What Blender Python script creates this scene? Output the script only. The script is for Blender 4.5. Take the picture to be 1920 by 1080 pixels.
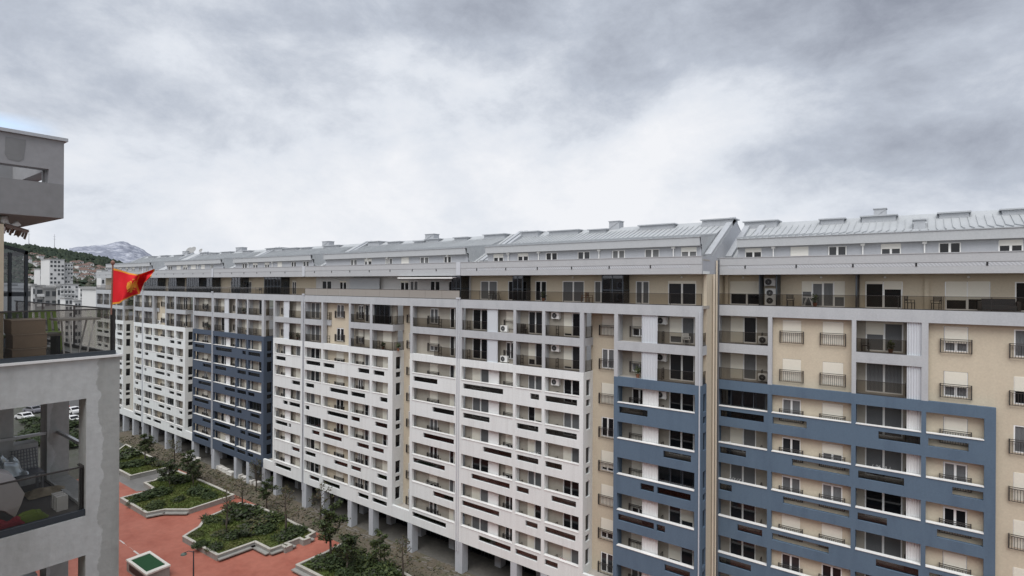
import bpy, bmesh, math, random
from math import radians, sin, cos, pi, atan2, sqrt
from mathutils import Vector, Matrix, noise

for _o in list(bpy.data.objects):
    bpy.data.objects.remove(_o)
SC = bpy.context.scene
COL = SC.collection
H = 29.3                                   # eye height above the square

# ------------------------------------------------------------------ camera
FL, PX, PY, ROLL = 1040.0, 960.0, 533.5, 0.0055
FA = pi - atan2(1396.0, 1040.0)            # heading of the view, from +X
FWD = Vector((cos(FA), sin(FA), 0)); RGT = Vector((sin(FA), -cos(FA), 0)); UP = Vector((0, 0, 1))
cr, sr = cos(ROLL), sin(ROLL)
right = RGT * cr + UP * sr
upv = -RGT * sr + UP * cr
cam = bpy.data.cameras.new('camera')
cam.sensor_fit = 'HORIZONTAL'; cam.sensor_width = 36.0
cam.lens = FL / 1920.0 * 36.0
cam.shift_y = -(540.0 - PY) / 1920.0
cam.clip_start = 0.1; cam.clip_end = 20000
camo = bpy.data.objects.new('camera', cam); COL.objects.link(camo)
m = Matrix.Identity(4)
for i in range(3):
    m[i][0] = right[i]; m[i][1] = upv[i]; m[i][2] = -FWD[i]
m[2][3] = H
camo.matrix_world = m
SC.camera = camo

def ray(px, py):
    u = (px - PX) / FL; v = (py - PY) / FL
    return FWD + RGT * (u * cr + v * sr) - UP * (-u * sr + v * cr)
def on_x(px, py, X):                       # the point at a known X (world)
    r = ray(px, py); t = X / r.x; return Vector((X, r.y * t, r.z * t + H))
def on_z(px, py, z):                       # the point at a known height (world)
    r = ray(px, py); t = (z - H) / r.z; return Vector((r.x * t, r.y * t, z))

# ------------------------------------------------------------------ world
W = bpy.data.worlds.new('World'); SC.world = W; W.use_nodes = True
nt = W.node_tree; nt.nodes.clear()
def N(t, **k):
    n = nt.nodes.new(t)
    for a, b in k.items(): setattr(n, a, b)
    return n
def L(a, b): nt.links.new(a, b)
def mth(op, a, b=None, c=None, clamp=False):
    n = N('ShaderNodeMath', operation=op); n.use_clamp = clamp
    for i, x in enumerate((a, b, c)):
        if x is None: continue
        if isinstance(x, (int, float)): n.inputs[i].default_value = x
        else: L(x, n.inputs[i])
    return n.outputs[0]
SUN_AZ, SUN_EL = radians(-72), radians(60)    # bright part of the cloud behind the viewer
sky = N('ShaderNodeTexSky', sky_type='NISHITA', sun_disc=False)
sky.sun_elevation = SUN_EL; sky.sun_rotation = pi / 2 - SUN_AZ
tc = N('ShaderNodeTexCoord')
sep = N('ShaderNodeSeparateXYZ'); L(tc.outputs['Generated'], sep.inputs[0])
zc = mth('MAXIMUM', sep.outputs[2], 0.0)
def noi(scale, det, rough, dist, off=(0, 0, 0), zs=2.1):
    mp = N('ShaderNodeMapping'); mp.inputs['Location'].default_value = off
    mp.inputs['Rotation'].default_value = (0, radians(14), 0); mp.inputs['Scale'].default_value = (1.0, 1.0, zs)
    L(tc.outputs['Generated'], mp.inputs[0])
    n = N('ShaderNodeTexNoise'); n.inputs['Scale'].default_value = scale; n.inputs['Detail'].default_value = det
    n.inputs['Roughness'].default_value = rough; n.inputs['Distortion'].default_value = dist
    L(mp.outputs[0], n.inputs[0]); return n.outputs[0]
n1 = noi(2.3, 4, 0.5, 0.3, (4.1, 1.3, 0.2)); n2 = noi(5.5, 12, 0.66, 0.15, (0.4, 7.7, 0.5), 1.7)
def dotc(v):
    n = N('ShaderNodeVectorMath', operation='DOT_PRODUCT'); L(tc.outputs['Generated'], n.inputs[0]); n.inputs[1].default_value = v
    return n.outputs['Value']
def smooth(x, a, b):
    n = N('ShaderNodeMapRange'); n.interpolation_type = 'SMOOTHSTEP'; n.inputs[1].default_value = a; n.inputs[2].default_value = b
    L(x, n.inputs[0]); return n.outputs[0]
side_ = dotc(tuple(RGT)); fw_ = dotc(tuple(FWD))
# overcast: thick (darker) overhead and to one side, thin towards the horizon, broken by two octaves of cloud
dens = mth('ADD', mth('MULTIPLY', smooth(zc, 0.06, 0.50), 0.60), mth('MULTIPLY', smooth(side_, 0.28, 0.66), 0.30))
dens = mth('ADD', dens, mth('ADD', mth('MULTIPLY', mth('SUBTRACT', n1, 0.5), 1.25), mth('MULTIPLY', mth('SUBTRACT', n2, 0.5), 0.95)))
dens = mth('ADD', dens, mth('MULTIPLY', smooth(fw_, 0.0, -0.6), -0.35))
ramp = N('ShaderNodeValToRGB'); L(mth('ADD', dens, 0.12, clamp=True), ramp.inputs[0])
cr_ = ramp.color_ramp
cr_.elements[0].position = 0.05; cr_.elements[0].color = (0.482, 0.490, 0.510, 1)
cr_.elements[1].position = 1.0; cr_.elements[1].color = (0.160, 0.175, 0.212, 1)
e = cr_.elements.new(0.35); e.color = (0.405, 0.426, 0.462, 1)
e = cr_.elements.new(0.62); e.color = (0.278, 0.302, 0.347, 1)
lit = mth('ADD', 1.0, mth('MULTIPLY', smooth(fw_, 0.1, -0.8), 0.25))     # unseen sky behind the viewer, brightened to add light to the facades
# thin gap of clear sky low on one side
gap = mth('MULTIPLY', mth('SUBTRACT', 1.0, mth('MULTIPLY', mth('ABSOLUTE', mth('SUBTRACT', zc, 0.205)), 60.0), clamp=True),
          mth('MULTIPLY', mth('ADD', mth('MULTIPLY', side_, -1.0), -0.615), 16.0, clamp=True), clamp=True)
gap = mth('MULTIPLY', mth('MULTIPLY', gap, mth('GREATER_THAN', fw_, 0.0)), 0.8)
b1 = N('ShaderNodeBackground'); L(sky.outputs[0], b1.inputs[0]); b1.inputs[1].default_value = 0.15
b2 = N('ShaderNodeBackground'); L(ramp.outputs[0], b2.inputs[0]); L(lit, b2.inputs[1])
mx = N('ShaderNodeMixShader'); L(mth('SUBTRACT', 1.0, gap), mx.inputs[0]); L(b1.outputs[0], mx.inputs[1]); L(b2.outputs[0], mx.inputs[2])
wo = N('ShaderNodeOutputWorld'); L(mx.outputs[0], wo.inputs[0])

sl = bpy.data.lights.new('sun', 'SUN'); sl.energy = 1.5; sl.angle = radians(50); sl.color = (1.0, 0.985, 0.965)
so = bpy.data.objects.new('sun', sl); COL.objects.link(so)
sd = Vector((cos(SUN_EL) * cos(SUN_AZ), cos(SUN_EL) * sin(SUN_AZ), sin(SUN_EL)))
so.rotation_euler = sd.to_track_quat('Z', 'Y').to_euler(); so.location = (0, -40, 90)
SC.view_settings.view_transform = 'Standard'; SC.view_settings.look = 'None'
SC.view_settings.exposure = 0.88; SC.view_settings.gamma = 1.0
SC.cycles.max_bounces = 6; SC.cycles.diffuse_bounces = 4; SC.cycles.transparent_max_bounces = 12
SC.cycles.use_denoising = True

# ------------------------------------------------------------------ materials
MATS = {}
def mat(name, col, rough=0.85, metal=0.0, stain=0.0, scol=None, scale=(1.2, 1.2, 0.25), grain=0.06, gscale=9.0, spec=0.3, bump=0.0):
    if name in MATS: return MATS[name]
    M = bpy.data.materials.new(name); M.use_nodes = True
    t = M.node_tree; b = t.nodes['Principled BSDF']
    b.inputs['Roughness'].default_value = rough; b.inputs['Metallic'].default_value = metal
    b.inputs['Specular IOR Level'].default_value = spec
    geo = t.nodes.new('ShaderNodeNewGeometry')
    mp = t.nodes.new('ShaderNodeMapping'); mp.inputs['Scale'].default_value = scale
    t.links.new(geo.outputs['Position'], mp.inputs[0])
    na = t.nodes.new('ShaderNodeTexNoise'); na.inputs['Scale'].default_value = 1.0; na.inputs['Detail'].default_value = 6; na.inputs['Roughness'].default_value = 0.62
    t.links.new(mp.outputs[0], na.inputs[0])
    nb = t.nodes.new('ShaderNodeTexNoise'); nb.inputs['Scale'].default_value = gscale; nb.inputs['Detail'].default_value = 3
    t.links.new(geo.outputs['Position'], nb.inputs[0])
    r = t.nodes.new('ShaderNodeValToRGB'); r.color_ramp.elements[0].position = 0.45; r.color_ramp.elements[1].position = 0.72
    t.links.new(na.outputs[0], r.inputs[0])
    ms = t.nodes.new('ShaderNodeMath'); ms.operation = 'MULTIPLY'; ms.inputs[1].default_value = stain
    t.links.new(r.outputs[0], ms.inputs[0])
    mix = t.nodes.new('ShaderNodeMix'); mix.data_type = 'RGBA'
    c = tuple(col) + (1,); s = tuple(scol or [x * 0.55 for x in col]) + (1,)
    mix.inputs[6].default_value = c; mix.inputs[7].default_value = s
    t.links.new(ms.outputs[0], mix.inputs[0])
    hv = t.nodes.new('ShaderNodeHueSaturation')
    mr = t.nodes.new('ShaderNodeMapRange'); mr.inputs[3].default_value = 1 - grain * 2; mr.inputs[4].default_value = 1 + grain * 2
    t.links.new(nb.outputs[0], mr.inputs[0]); t.links.new(mr.outputs[0], hv.inputs['Value'])
    t.links.new(mix.outputs[2], hv.inputs['Color']); t.links.new(hv.outputs[0], b.inputs['Base Color'])
    if bump:
        bp = t.nodes.new('ShaderNodeBump'); bp.inputs['Strength'].default_value = bump; bp.inputs['Distance'].default_value = 0.03
        t.links.new(nb.outputs[0], bp.inputs['Height']); t.links.new(bp.outputs[0], b.inputs['Normal'])
    MATS[name] = M; return M
def flat(name, col, rough=0.6, metal=0.0, spec=0.4):
    return mat(name, col, rough, metal, grain=0.03, spec=spec)
def glassy(name, tint, gloss=0.1, rough=0.03):                    # tinted see-through sheet
    M = bpy.data.materials.new(name); M.use_nodes = True; t = M.node_tree; t.nodes.clear()
    a = t.nodes.new('ShaderNodeBsdfTransparent'); a.inputs[0].default_value = tuple(tint) + (1,)
    g = t.nodes.new('ShaderNodeBsdfGlossy'); g.inputs['Roughness'].default_value = rough; g.inputs[0].default_value = (0.8, 0.8, 0.82, 1)
    f = t.nodes.new('ShaderNodeFresnel'); f.inputs[0].default_value = 1.45
    ml = t.nodes.new('ShaderNodeMath'); ml.operation = 'MULTIPLY_ADD'; ml.inputs[1].default_value = 0.9; ml.inputs[2].default_value = gloss * 0.3
    t.links.new(f.outputs[0], ml.inputs[0])
    x = t.nodes.new('ShaderNodeMixShader'); o = t.nodes.new('ShaderNodeOutputMaterial')
    t.links.new(ml.outputs[0], x.inputs[0]); t.links.new(a.outputs[0], x.inputs[1]); t.links.new(g.outputs[0], x.inputs[2]); t.links.new(x.outputs[0], o.inputs[0])
    MATS[name] = M; return M
def stripes(name, c1, c2, axis, freq, rough=0.8, metal=0.0):      # folds of a curtain, light pattern on a fascia
    M = bpy.data.materials.new(name); M.use_nodes = True; t = M.node_tree; b = t.nodes['Principled BSDF']
    b.inputs['Roughness'].default_value = rough; b.inputs['Metallic'].default_value = metal
    geo = t.nodes.new('ShaderNodeNewGeometry')
    wv = t.nodes.new('ShaderNodeTexWave'); wv.bands_direction = axis; wv.inputs['Scale'].default_value = freq
    wv.inputs['Distortion'].default_value = 2.0; wv.inputs['Detail'].default_value = 1
    t.links.new(geo.outputs['Position'], wv.inputs[0])
    mix = t.nodes.new('ShaderNodeMix'); mix.data_type = 'RGBA'; mix.inputs[6].default_value = tuple(c1) + (1,); mix.inputs[7].default_value = tuple(c2) + (1,)
    t.links.new(wv.outputs[0], mix.inputs[0]); t.links.new(mix.outputs[2], b.inputs['Base Color'])
    MATS[name] = M; return M

WHITE = mat('white_render', (0.715, 0.74, 0.735), stain=0.30, scol=(0.52, 0.53, 0.515), scale=(2.2, 2.2, 0.14))
GREY = mat('grey_render', (0.435, 0.45, 0.465), stain=0.4, scol=(0.30, 0.31, 0.33), scale=(1.1, 1.1, 0.3))
GREYW = mat('attic_grey_render', (0.40, 0.415, 0.445), stain=0.15)
BLUE = mat('blue_render', (0.100, 0.147, 0.204), stain=0.45, scol=(0.068, 0.10, 0.15), scale=(1.1, 1.1, 0.25))
NAVY = mat('deep_blue_render', (0.070, 0.093, 0.132), stain=0.2, scol=(0.05, 0.066, 0.095), scale=(0.7, 0.7, 0.3))
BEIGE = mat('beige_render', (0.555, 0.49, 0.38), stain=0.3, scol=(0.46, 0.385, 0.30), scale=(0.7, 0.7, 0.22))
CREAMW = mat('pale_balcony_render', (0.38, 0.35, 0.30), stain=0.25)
TAUPE = mat('grey_beige_render', (0.40, 0.38, 0.35), stain=0.2)
CONC = mat('concrete', (0.42, 0.42, 0.41), stain=0.45, scol=(0.27, 0.27, 0.265), scale=(1.6, 1.6, 0.5), bump=0.15)
CONCP = mat('pillar_concrete', (0.44, 0.46, 0.49), stain=0.35, scol=(0.30, 0.31, 0.325), scale=(1.5, 1.5, 0.6))
METAL = mat('zinc_sheet', (0.43, 0.445, 0.455), rough=0.6, metal=0.1, stain=0.5, scol=(0.33, 0.345, 0.355), scale=(0.9, 0.3, 0.3))
METALD = mat('zinc_trim', (0.42, 0.435, 0.455), rough=0.55, metal=0.15, stain=0.2)
FASC = mat('fascia_sheet', (0.42, 0.43, 0.44), rough=0.7, stain=0.22, scol=(0.33, 0.34, 0.35))
DARKM = flat('dark_bronze_metal', (0.045, 0.04, 0.038), 0.45)
ANTH = flat('anthracite_metal', (0.04, 0.048, 0.058), 0.45)
UPVC = flat('white_window_plastic', (0.78, 0.78, 0.765), 0.4)
SHUT = mat('cream_shutter', (0.74, 0.71, 0.62), rough=0.5, grain=0.02)
SHUTW = mat('white_shutter', (0.72, 0.71, 0.67), rough=0.5, grain=0.02)
PANE = flat('window_glass_dark', (0.010, 0.011, 0.013), 0.05, spec=0.35)
PANEG = flat('window_glass_grey', (0.028, 0.03, 0.034), 0.06, spec=0.45)
CURT = stripes('curtain_cloth', (0.22, 0.225, 0.23), (0.03, 0.032, 0.035), 'X', 5.5)
CURTL = stripes('sheer_curtain', (0.24, 0.245, 0.25), (0.08, 0.083, 0.086), 'X', 4.0)
LOUV = mat('louver_sheet', (0.56, 0.585, 0.615), rough=0.5, grain=0.03)
LOUVW = mat('white_louver_sheet', (0.68, 0.68, 0.675), rough=0.5, grain=0.03)
NEARG = glassy('clear_bronze_glass', (0.70, 0.68, 0.65), 0.08)
GLASS = glassy('bronze_glass', (0.56, 0.53, 0.49), 0.08)
SLOTG = glassy('smoked_glass', (0.50, 0.50, 0.50), 0.08)
WGLASS = glassy('blue_smoked_glass', (0.48, 0.51, 0.55), 0.12)
TAUPEG = mat('taupe_screen', (0.30, 0.28, 0.255), rough=0.35, grain=0.03)
SHOP = flat('shop_glass', (0.014, 0.015, 0.017), 0.25, spec=0.12)
ACW = flat('air_conditioner_white', (0.74, 0.74, 0.72), 0.45)
BLACK = flat('black_plastic', (0.02, 0.02, 0.022), 0.5)
TILE = mat('terrace_screed', (0.40, 0.375, 0.34), stain=0.5, scol=(0.2, 0.18, 0.16), scale=(2, 2, 2))

# ------------------------------------------------------------------ object helpers
MW = {}
def setp(o, p):
    if p is not None:
        o.parent = p; o.matrix_parent_inverse = MW[p.name].inverted()
def reg(o):
    MW[o.name] = Matrix.Translation(o.location) @ o.rotation_euler.to_matrix().to_4x4() @ Matrix.Diagonal(tuple(o.scale) + (1,))
def props(o, label=None, cat=None, group=None, kind=None):
    if label: o['label'] = label
    if cat: o['category'] = cat
    if group: o['group'] = group
    if kind: o['kind'] = kind
    return o
def empty(name, loc, label=None, cat=None, group=None, rz=0.0):
    o = bpy.data.objects.new(name, None); o.empty_display_size = 0.3; COL.objects.link(o)
    o.location = loc; o.rotation_euler = (0, 0, rz); reg(o)
    return props(o, label, cat, group)
def inst(name, mesh, parent=None, loc=(0, 0, 0), rz=0.0, sc=(1, 1, 1)):
    o = bpy.data.objects.new(name, mesh); COL.objects.link(o)
    o.location = loc; o.rotation_euler = (0, 0, rz); o.scale = sc; reg(o); setp(o, parent); return o
class MB:
    def __init__(s): s.v = []; s.f = []; s.mi = []
    def add(s, vs, fs, mi=0):
        n = len(s.v); s.v += [tuple(v) for v in vs]
        for f in fs: s.f.append(tuple(n + i for i in f)); s.mi.append(mi)
    def quad(s, a, b, c, d, mi=0): s.add((a, b, c, d), ((0, 1, 2, 3),), mi)
    def box(s, x0, x1, y0, y1, z0, z1, mi=0):
        if x0 > x1: x0, x1 = x1, x0
        if y0 > y1: y0, y1 = y1, y0
        if z0 > z1: z0, z1 = z1, z0
        s.add([(x0, y0, z0), (x1, y0, z0), (x1, y1, z0), (x0, y1, z0), (x0, y0, z1), (x1, y0, z1), (x1, y1, z1), (x0, y1, z1)],
              [(0, 3, 2, 1), (4, 5, 6, 7), (0, 1, 5, 4), (1, 2, 6, 5), (2, 3, 7, 6), (3, 0, 4, 7)], mi)
    def obox(s, c, ax, ay, az, mi=0):                 # box from centre and three half axes
        c, ax, ay, az = map(Vector, (c, ax, ay, az))
        P = [c - ax - ay - az, c + ax - ay - az, c + ax + ay - az, c - ax + ay - az, c - ax - ay + az, c + ax - ay + az, c + ax + ay + az, c - ax + ay + az]
        s.add(P, [(0, 3, 2, 1), (4, 5, 6, 7), (0, 1, 5, 4), (1, 2, 6, 5), (2, 3, 7, 6), (3, 0, 4, 7)], mi)
    def bar(s, a, b, w, h=None, mi=0):
        a, b = Vector(a), Vector(b); d = b - a; l = d.length
        if l < 1e-6: return
        d /= l; u = d.cross(Vector((0, 0, 1)))
        if u.length < 1e-3: u = Vector((1, 0, 0))
        u.normalize(); v = u.cross(d)
        s.obox((a + b) / 2, d * l / 2, u * w / 2, v * (h or w) / 2, mi)
    def tube(s, pts, rs, n=8, mi=0, cap=True):
        rings = []
        for i, p in enumerate(pts):
            p = Vector(p); a = Vector(pts[max(i - 1, 0)]); b = Vector(pts[min(i + 1, len(pts) - 1)]); d = (b - a).normalized()
            u = d.cross(Vector((0, 0, 1)))
            if u.length < 1e-3: u = Vector((1, 0, 0))
            u.normalize(); v = d.cross(u); r = rs[i] if isinstance(rs, (list, tuple)) else rs
            rings.append([p + u * r * cos(2 * pi * k / n) + v * r * sin(2 * pi * k / n) for k in range(n)])
        vs = [q for r in rings for q in r]; fs = []
        for i in range(len(rings) - 1):
            for k in range(n):
                fs.append((i * n + k, i * n + (k + 1) % n, (i + 1) * n + (k + 1) % n, (i + 1) * n + k))
        if cap: fs.append(tuple(range(n))[::-1]); fs.append(tuple((len(rings) - 1) * n + k for k in range(n)))
        s.add(vs, fs, mi)
    def prism(s, poly, z0, z1, mi=0):                 # polygon in plan, extruded
        n = len(poly); s.add([(x, y, z0) for x, y in poly] + [(x, y, z1) for x, y in poly],
            [tuple(range(n))[::-1], tuple(range(n, 2 * n))] + [(i, (i + 1) % n, n + (i + 1) % n, n + i) for i in range(n)], mi)
    def plate(s, a0, a1, z0, z1, b0, b1, holes, ax='x', mi=0, back=True):
        # slab in the (a, z) plane from depth b0 (front) to b1, with rectangular holes (a0,a1,z0,z1)
        E = 1e-5
        hs = [(max(min(h[0], h[1]), a0), min(max(h[0], h[1]), a1), max(min(h[2], h[3]), z0), min(max(h[2], h[3]), z1)) for h in holes]
        hs = [h for h in hs if h[1] - h[0] > 1e-3 and h[3] - h[2] > 1e-3]
        A = sorted({round(x, 4) for x in [a0, a1] + [q for h in hs for q in h[:2]]}); Z = sorted({round(x, 4) for x in [z0, z1] + [q for h in hs for q in h[2:]]})
        nA, nZ = len(A) - 1, len(Z) - 1
        sol = [[True] * nZ for _ in range(nA)]
        for h in hs:
            for i in range(nA):
                if A[i] < h[0] - 1e-4 or A[i + 1] > h[1] + 1e-4: continue
                for j in range(nZ):
                    if Z[j] < h[2] - 1e-4 or Z[j + 1] > h[3] + 1e-4: continue
                    sol[i][j] = False
        P = (lambda a, b, z: (a, b, z)) if ax == 'x' else (lambda a, b, z: (b, a, z))
        def q(p1, p2, p3, p4): s.quad(p1, p2, p3, p4, mi)
        for j in range(nZ):
            i = 0
            while i < nA:
                if not sol[i][j]: i += 1; continue
                k = i
                while k + 1 < nA and sol[k + 1][j]: k += 1
                q(P(A[i], b0, Z[j]), P(A[k + 1], b0, Z[j]), P(A[k + 1], b0, Z[j + 1]), P(A[i], b0, Z[j + 1]))
                if back: q(P(A[k + 1], b1, Z[j]), P(A[i], b1, Z[j]), P(A[i], b1, Z[j + 1]), P(A[k + 1], b1, Z[j + 1]))
                i = k + 1
        S = lambda i, j: 0 <= i < nA and 0 <= j < nZ and sol[i][j]
        for i in range(nA):
            for j in range(nZ):
                if not sol[i][j]: continue
                if not S(i - 1, j): q(P(A[i], b1, Z[j]), P(A[i], b0, Z[j]), P(A[i], b0, Z[j + 1]), P(A[i], b1, Z[j + 1]))
                if not S(i + 1, j): q(P(A[i + 1], b0, Z[j]), P(A[i + 1], b1, Z[j]), P(A[i + 1], b1, Z[j + 1]), P(A[i + 1], b0, Z[j + 1]))
                if not S(i, j - 1): q(P(A[i], b0, Z[j]), P(A[i], b1, Z[j]), P(A[i + 1], b1, Z[j]), P(A[i + 1], b0, Z[j]))
                if not S(i, j + 1): q(P(A[i], b0, Z[j + 1]), P(A[i + 1], b0, Z[j + 1]), P(A[i + 1], b1, Z[j + 1]), P(A[i], b1, Z[j + 1]))
    def mesh(s, name, mats, smooth=False):
        me = bpy.data.meshes.new(name); me.from_pydata(s.v, [], s.f); me.update()
        for M in (mats if isinstance(mats, (list, tuple)) else [mats]): me.materials.append(M)
        me.polygons.foreach_set('material_index', s.mi)
        if smooth: me.polygons.foreach_set('use_smooth', [True] * len(s.f))
        return me
    def build(s, name, mats, parent=None, smooth=False):
        if not s.f: return None
        return inst(name, s.mesh(name, mats, smooth), parent)
# ------------------------------------------------------------------ repeated building parts
RND = random.Random(11)
_wm = {}
def win_meshes(w, h, leaves):
    k = (round(w, 1), round(h, 1), leaves)
    if k in _wm: return _wm[k]
    w, h = k[0], k[1]
    f = MB(); t = 0.075; x0, x1 = -w / 2, w / 2
    f.box(x0, x0 + t, -.05, .05, 0, h); f.box(x1 - t, x1, -.05, .05, 0, h)
    f.box(x0 + t, x1 - t, -.05, .05, h - t, h); f.box(x0 + t, x1 - t, -.05, .05, 0, t)
    for i in range(1, leaves):
        c = x0 + w * i / leaves; f.box(c - .065, c + .065, -.055, .045, t, h - t)
    p = MB(); p.quad((x0 + t / 2, .015, t / 2), (x1 - t / 2, .015, t / 2), (x1 - t / 2, .015, h - t / 2), (x0 + t / 2, .015, h - t / 2))
    _wm[k] = (f.mesh('window', UPVC), {n: p.mesh('pane', M) for n, M in (('d', PANE), ('g', PANEG), ('c', CURT), ('l', CURTL))}, w, h)
    return _wm[k]
_sm = {}
def shutter_mesh(x0, x1, z0, z1, M):
    k = (round(x0, 2), round(x1, 2), round(z0, 2), round(z1, 2), M.name)
    if k not in _sm:
        s = MB(); s.box(x0, x1, -.075, -.056, z0, z1)
        z = z0 + .055
        while z < z1 - .02: s.box(x0, x1, -.081, -.0755, z, z + .035); z += .055
        _sm[k] = s.mesh('shutter', M)
    return _sm[k]
def win(parent, x0, x1, z0, z1, y, leaves=2, shut=None, pane=None, rz=0.0, name='window', smat=None):
    w, h = x1 - x0, z1 - z0
    fm, pm, w, h = win_meshes(w, h, leaves)
    loc = ((x0 + x1) / 2, y, z0) if rz == 0 else (y, (x0 + x1) / 2, z0)
    o = inst(name, fm, parent, loc, rz)
    inst('pane', pm[pane or RND.choice('dddgccl')], o, loc, rz)
    if shut is None: shut = [RND.choice((0, 0, 0, .3, .55, .75, 1)) for _ in range(1)] * leaves
    if isinstance(shut, (int, float)): shut = [shut] * leaves
    M = smat or SHUT
    if len(set(shut)) == 1:
        if shut[0] > 0: inst('shutter', shutter_mesh(-w / 2 + .03, w / 2 - .03, h * (1 - shut[0]) + .02, h + .02, M), o, loc, rz)
    else:
        for i, s in enumerate(shut):
            if s > 0: inst('shutter', shutter_mesh(-w / 2 + .03 + w / leaves * i, -w / 2 - .03 + w / leaves * (i + 1), h * (1 - s) + .02, h + .02, M), o, loc, rz)
    return o
_jm = {}
def juliet(parent, xc, z, y, w, h=0.88):
    k = (round(w, 1), round(h, 2))
    if k not in _jm:
        j = MB(); w_, h_ = k
        for zz in (0.0, h_ - .12, h_): j.box(-w_ / 2, w_ / 2, -.02, .02, zz, zz + .035)
        for s in (-1, 1): j.box(s * w_ / 2 - .025, s * w_ / 2 + .025, -.025, .14, 0, h_ + .03)
        n = int(w_ / .125)
        for i in range(1, n): x = -w_ / 2 + w_ * i / n; j.box(x - .011, x + .011, -.011, .011, .03, h_ - .12)
        _jm[k] = j.mesh('juliet_railing', DARKM)
    return inst('juliet_railing', _jm[k], parent, (xc, y - .16, z))
_gr = {}
def glass_rail(parent, a0, a1, z, y, h=.98, ax='x', M=None):
    w = round(a1 - a0, 2); k = (w, h, ax, (M or GLASS).name)
    if k not in _gr:
        g = MB(); r = MB(); n = max(1, round(w / 2.4))
        for i in range(n): g.quad((-w / 2 + w * i / n + .01, 0, .06), (-w / 2 + w * (i + 1) / n - .01, 0, .06), (-w / 2 + w * (i + 1) / n - .01, 0, h - .025), (-w / 2 + w * i / n + .01, 0, h - .025))
        r.box(-w / 2, w / 2, -.025, .025, h - .024, h); r.box(-w / 2, w / 2, -.025, .025, 0, .06)
        for i in range(n + 1): x = -w / 2 + .02 + (w - .04) * i / n; r.box(x - .018, x + .018, .012, .045, .0, h - .03)
        _gr[k] = (g.mesh('glass_railing', M or GLASS), r.mesh('railing_frame', DARKM))
    loc, rz = (((a0 + a1) / 2, y, z), 0) if ax == 'x' else ((y, (a0 + a1) / 2, z), pi / 2)
    o = inst('glass_railing', _gr[k][0], parent, loc, rz); inst('railing_frame', _gr[k][1], o, loc, rz)
    return o
_lv = {}
def louver(parent, x0, x1, z0, z1, y, M):
    k = (round(x1 - x0, 2), round(z1 - z0, 2), M.name)
    if k not in _lv:
        l = MB(); w, h = k[0], k[1]; n = max(4, int(w / .13)); p = []
        for i in range(n * 2 + 1): p.append((-w / 2 + w * i / (2 * n), -.05 if i % 2 else 0.0))
        for a, b in zip(p, p[1:]): l.quad((a[0], a[1], 0), (b[0], b[1], 0), (b[0], b[1], h), (a[0], a[1], h))
        l.box(-w / 2 - .05, -w / 2, -.06, .03, 0, h); l.box(w / 2, w / 2 + .05, -.06, .03, 0, h)
        _lv[k] = l.mesh('louver_screen', M)
    return inst('louver_screen', _lv[k], parent, ((x0 + x1) / 2, y, z0))
_dv = []
def divider(parent, x, z, y0):                        # short side railing of a balcony door
    if not _dv:
        d = MB()
        for zz in (.9, .55, .2): d.box(-.02, .02, 0, .42, zz, zz + .04)
        for yy in (0, .38): d.box(-.02, .02, yy, yy + .04, 0, .94)
        _dv.append(d.mesh('side_railing', DARKM))
    return inst('side_railing', _dv[0], parent, (x, y0, z))
# air conditioners hang on the walls: things of their own
_ac = {}
def ac_unit(x, z, y, label, big=False, rz=0.0):
    if big not in _ac:
        h = 1.3 if big else .58; w = .92 if big else .82
        b = MB(); b.box(-w / 2, w / 2, -.32, 0, 0, h); b.box(-w / 2 + .05, -w / 2 + .12, -.28, -.04, -.05, 0); b.box(w / 2 - .12, w / 2 - .05, -.28, -.04, -.05, 0)
        b.box(w / 2 - .2, w / 2 - .06, -.325, -.32, h - .12, h - .07)
        g = MB()
        for c in ((.34, .95) if big else (.29,)):
            for r0, r1 in ((.22, .245), (.12, .135), (.0, .06)):
                ring = [(cos(2 * pi * k / 20), sin(2 * pi * k / 20)) for k in range(20)]
                for k in range(20):
                    a, b_ = ring[k], ring[(k + 1) % 20]
                    g.quad((-.1 + a[0] * r0, -.336, c + a[1] * r0), (-.1 + b_[0] * r0, -.336, c + b_[1] * r0), (-.1 + b_[0] * r1, -.336, c + b_[1] * r1), (-.1 + a[0] * r1, -.336, c + a[1] * r1))
            g.add([(-.1 + .25 * cos(2 * pi * k / 20), -.328, c + .25 * sin(2 * pi * k / 20)) for k in range(20)], [tuple(range(20))], 1)
        _ac[big] = (b.mesh('air_conditioner', ACW), g.mesh('fan_grille', [flat('fan_grille_grey', (.25, .25, .25)), BLACK]))
    o = inst('air_conditioner', _ac[big][0], None, (x, y, z), rz)
    props(o, label, 'air conditioner', 'air conditioners on the balconies')
    inst('fan_grille', _ac[big][1], o, (x, y, z), rz)
    return o
_ch = {}
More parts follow.
